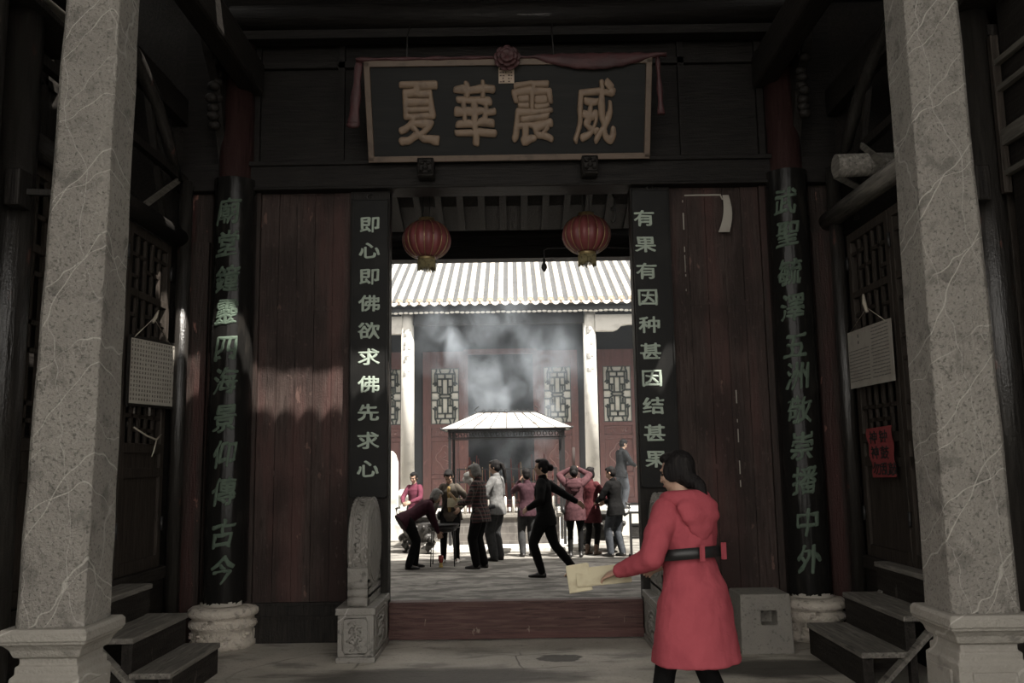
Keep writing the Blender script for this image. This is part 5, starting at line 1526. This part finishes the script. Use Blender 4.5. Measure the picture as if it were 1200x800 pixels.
b = MB().cyl(c + V((-.10, -.05, .16)), c + V((.06, -.03, -.01)), .012, n=8).cyl(c + V((-.08, -.06, .17)), c + V((.07, -.03, 0)), .010, n=8)
tag(b.build('incense_bundle', M_incense2, org=c), 'slanting bundle of tan incense above the plaid-vested woman\'s papers', 'incense')
b = MB()
for k in range(16):
    b.ell(V((-.74, 14.35, 1.27)) + V((random.uniform(-.06, .06), random.uniform(-.05, .05), random.uniform(-.08, .08))), .05, .04, .045, 8, 6)
M_bag = mat('pale_plastic_bag', (.5, .49, .46), .4, bump=[(18, .8, (1, 1, 1))])
o = bpy.data.objects.new('plastic_bag', remesh(b, .012, 2, .03, .05)); COL.objects.link(o); o.data.materials.append(M_bag)
tag(o, 'crumpled pale plastic bag held up between the young man and the plaid-vested woman', 'bag')
person('young woman with long black ponytail in pale grey jacket, behind the woman in plaid', -.30, 14.95, G0, 1.68, 62, hp=12, hy=8,
    arms={'L': ((-.12, .30, 1.05), (-.6, -.6, -.3)), 'R': ((.16, .26, 1.02), (.6, -.6, -.4))}, top=dict(m=M_lightj, hem=.12, flare=.06, ease=.026), bottom=dict(m=M_greyt, w=.022), hair='pony')
person('woman all in black with hair in a bun striding left across the courtyard', .44, 12.80, G0, 1.71, 78, lean=3, hipz=.845, hp=-2,
    arms={'L': ((-.20, .20, .95), (-.7, -.6, -.3)), 'R': ((.22, -.42, 1.02), (.6, -.5, -.3))}, legs={'L': (-.06, .05, .075, 0, 0), 'R': (.10, -.36, .13, 6, -40)},
    top=dict(m=M_black, hem=.14, flare=.06, ease=.03, arm=.006), bottom=dict(m=M_black, w=.002), hair='bun')
person('person in dusty purple jacket raising both hands to the face, behind the striding woman', .22, 15.5, G0, 1.52, 14, hp=8,
    arms={'L': ((-.08, .22, 1.42), (-.6, .1, -.9)), 'R': ((.08, .22, 1.42), (.6, .1, -.9))}, top=dict(m=M_purple, hem=.12), bottom=dict(m=M_greyt, w=.010), hair='short')
def bag(root, J, T, H, put, sh):
    e = MB(); e.tube([T(.47, .0) + V((.08, 0, 0)), T(.40, -.125) + V((.04, 0, 0)), T(.2, -.135) - V((.07, 0, 0)), T(.03, -.10) - V((.17, 0, 0))], .008, 6); put('bag_strap', e, M_tan)
    e = MB(); e.ell(T(-.03, -.03) - V((.205, 0, 0)), .04, .09, .08, 14, 9); put('shoulder_bag', e, M_belt)
hw_, HJ, HWm = person('woman in dusty rose hooded jacket and black leggings holding incense above her head', 1.04, 15.28, G0, 1.56, -6, hp=-4,
    arms={'L': ((-.07, .20, 1.60), (-.95, .1, -.3)), 'R': ((.07, .20, 1.60), (.95, .1, -.3))}, top=dict(m=M_rose, hem=.21, flare=.03, ease=.036, arm=.008, hood=True), bottom=dict(m=M_black, w=-.008), hair='bun', extra=bag)
c = HWm @ V((0, .24, 1.62))
b = MB()
for k in range(5): b.cyl(c + V((-.02 + .008 * k, .004 * (k % 2), -.10)), c + V((-.02 + .009 * k, .02, .36)), .008, n=8)
tag(b.build('incense_bundle', M_darkinc, org=c), 'upright dark incense bundle held above the rose-jacketed woman\'s head', 'incense')
person('woman in plain red coat and brown boots at the right bronze censer', 1.35, 15.66, G0, 1.53, -34, hp=6,
    arms={'L': ((-.10, .32, 1.02), (-.7, -.5, -.4)), 'R': ((.12, .32, 1.02), (.7, -.5, -.4))}, top=dict(m=M_redc, hem=.27, flare=.14, ease=.030), bottom=dict(m=M_black, w=-.006), hair='bob', shoe=dict(m=M_boot, boot=True))
person('man in dark jacket and blue jeans facing left at the right bronze censer', 1.745, 15.30, G0, 1.54, 48, lean=5, hp=14, hy=14,
    arms={'L': ((-.10, .36, 1.00), (-.7, -.5, -.4)), 'R': ((.16, .34, .98), (.7, -.5, -.4))}, legs={'L': (-.10, .06, .075, 0, 0), 'R': (.11, -.06, .075, -12, 0)},
    top=dict(m=M_black, hem=.13, flare=.08, ease=.036, arm=.010), bottom=dict(m=M_jean, w=.012), hair='short')
person('man in slate grey jacket standing up on the hall platform facing right', 2.42, 19.95, .45, 1.57, -62, lean=6, hp=16,
    arms={'L': ((-.10, .33, 1.05), (-.7, -.5, -.4)), 'R': ((.14, .33, 1.02), (.7, -.5, -.4))}, top=dict(m=M_greyj, hem=.14, flare=.08, ease=.036, arm=.010), bottom=dict(m=M_jean, w=.012), hair='short')

# ================================================================== SMOKE
def smoke():
    b = MB().box((-4.6, 15.6, .35), (4.2, 21.3, 5.6))
    me = b.mesh('incense_smoke'); o = bpy.data.objects.new('incense_smoke', me); COL.objects.link(o)
    m = bpy.data.materials.new('incense_smoke'); m.use_nodes = True; nt = m.node_tree; N, L = nt.nodes, nt.links
    N.remove(N['Principled BSDF']); out = N['Material Output']
    vol = N.new('ShaderNodeVolumePrincipled'); vol.inputs['Color'].default_value = (.56, .62, .69, 1); vol.inputs['Anisotropy'].default_value = .0
    L.new(vol.outputs[0], out.inputs['Volume'])
    tc = N.new('ShaderNodeTexCoord')
    def nz(s, st, loc, det, dist, lo, hi):
        mp = N.new('ShaderNodeMapping'); mp.inputs['Scale'].default_value = st; mp.inputs['Location'].default_value = loc
        L.new(tc.outputs['Object'], mp.inputs[0])
        n = N.new('ShaderNodeTexNoise'); n.inputs['Scale'].default_value = s; n.inputs['Detail'].default_value = det; n.inputs['Distortion'].default_value = dist
        L.new(mp.outputs[0], n.inputs[0])
        r = N.new('ShaderNodeMapRange'); r.interpolation_type = 'SMOOTHSTEP'; r.inputs[1].default_value = lo; r.inputs[2].default_value = hi
        L.new(n.outputs['Fac'], r.inputs[0]); return r.outputs[0]
    def mth(op, a, b_):
        n = N.new('ShaderNodeMath'); n.operation = op
        for i, q in enumerate((a, b_)):
            if isinstance(q, (int, float)): n.inputs[i].default_value = q
            else: L.new(q, n.inputs[i])
        return n.outputs[0]
    wisps = mth('MULTIPLY', nz(.75, (1, .8, .8), (2, 0, 3), 5, .7, .44, .68), nz(2.2, (1, .7, .8), (0, 4, 1), 4, .8, .30, .66))
    # thicker where it rises off the pavilion: soft ellipsoid drifting right and up
    def blob(c, r):
        mp = N.new('ShaderNodeMapping'); mp.vector_type = 'POINT'
        mp.inputs['Location'].default_value = tuple(-c[i] / r[i] for i in range(3)); mp.inputs['Scale'].default_value = tuple(1 / q for q in r)
        L.new(tc.outputs['Object'], mp.inputs[0])
        l = N.new('ShaderNodeVectorMath'); l.operation = 'LENGTH'; L.new(mp.outputs[0], l.inputs[0])
        rr = N.new('ShaderNodeMapRange'); rr.interpolation_type = 'SMOOTHSTEP'; rr.inputs[1].default_value = 1; rr.inputs[2].default_value = .1
        L.new(l.outputs['Value'], rr.inputs[0]); return rr.outputs[0]
    bl = mth('ADD', blob((.15, 18.6, 3.5), (1.6, 1.9, 1.8)), mth('MULTIPLY', blob((-1.5, 19.3, 4.3), (1.6, 1.8, 1.0)), .6))
    bl = mth('ADD', bl, mth('MULTIPLY', blob((-.1, 17.5, 2.1), (1.3, .9, 1.1)), .8))
    d = mth('ADD', mth('MULTIPLY', mth('MULTIPLY', wisps, bl), SMOKE_D), mth('MULTIPLY', mth('ADD', bl, .25), SMOKE_T))
    L.new(d, vol.inputs['Density'])
    me.materials.append(m)
    tag(o, 'drifting white incense smoke rising over the incense pavilion', 'smoke', kind='stuff')
SMOKE_D, SMOKE_T = 3.0, .020
smoke()
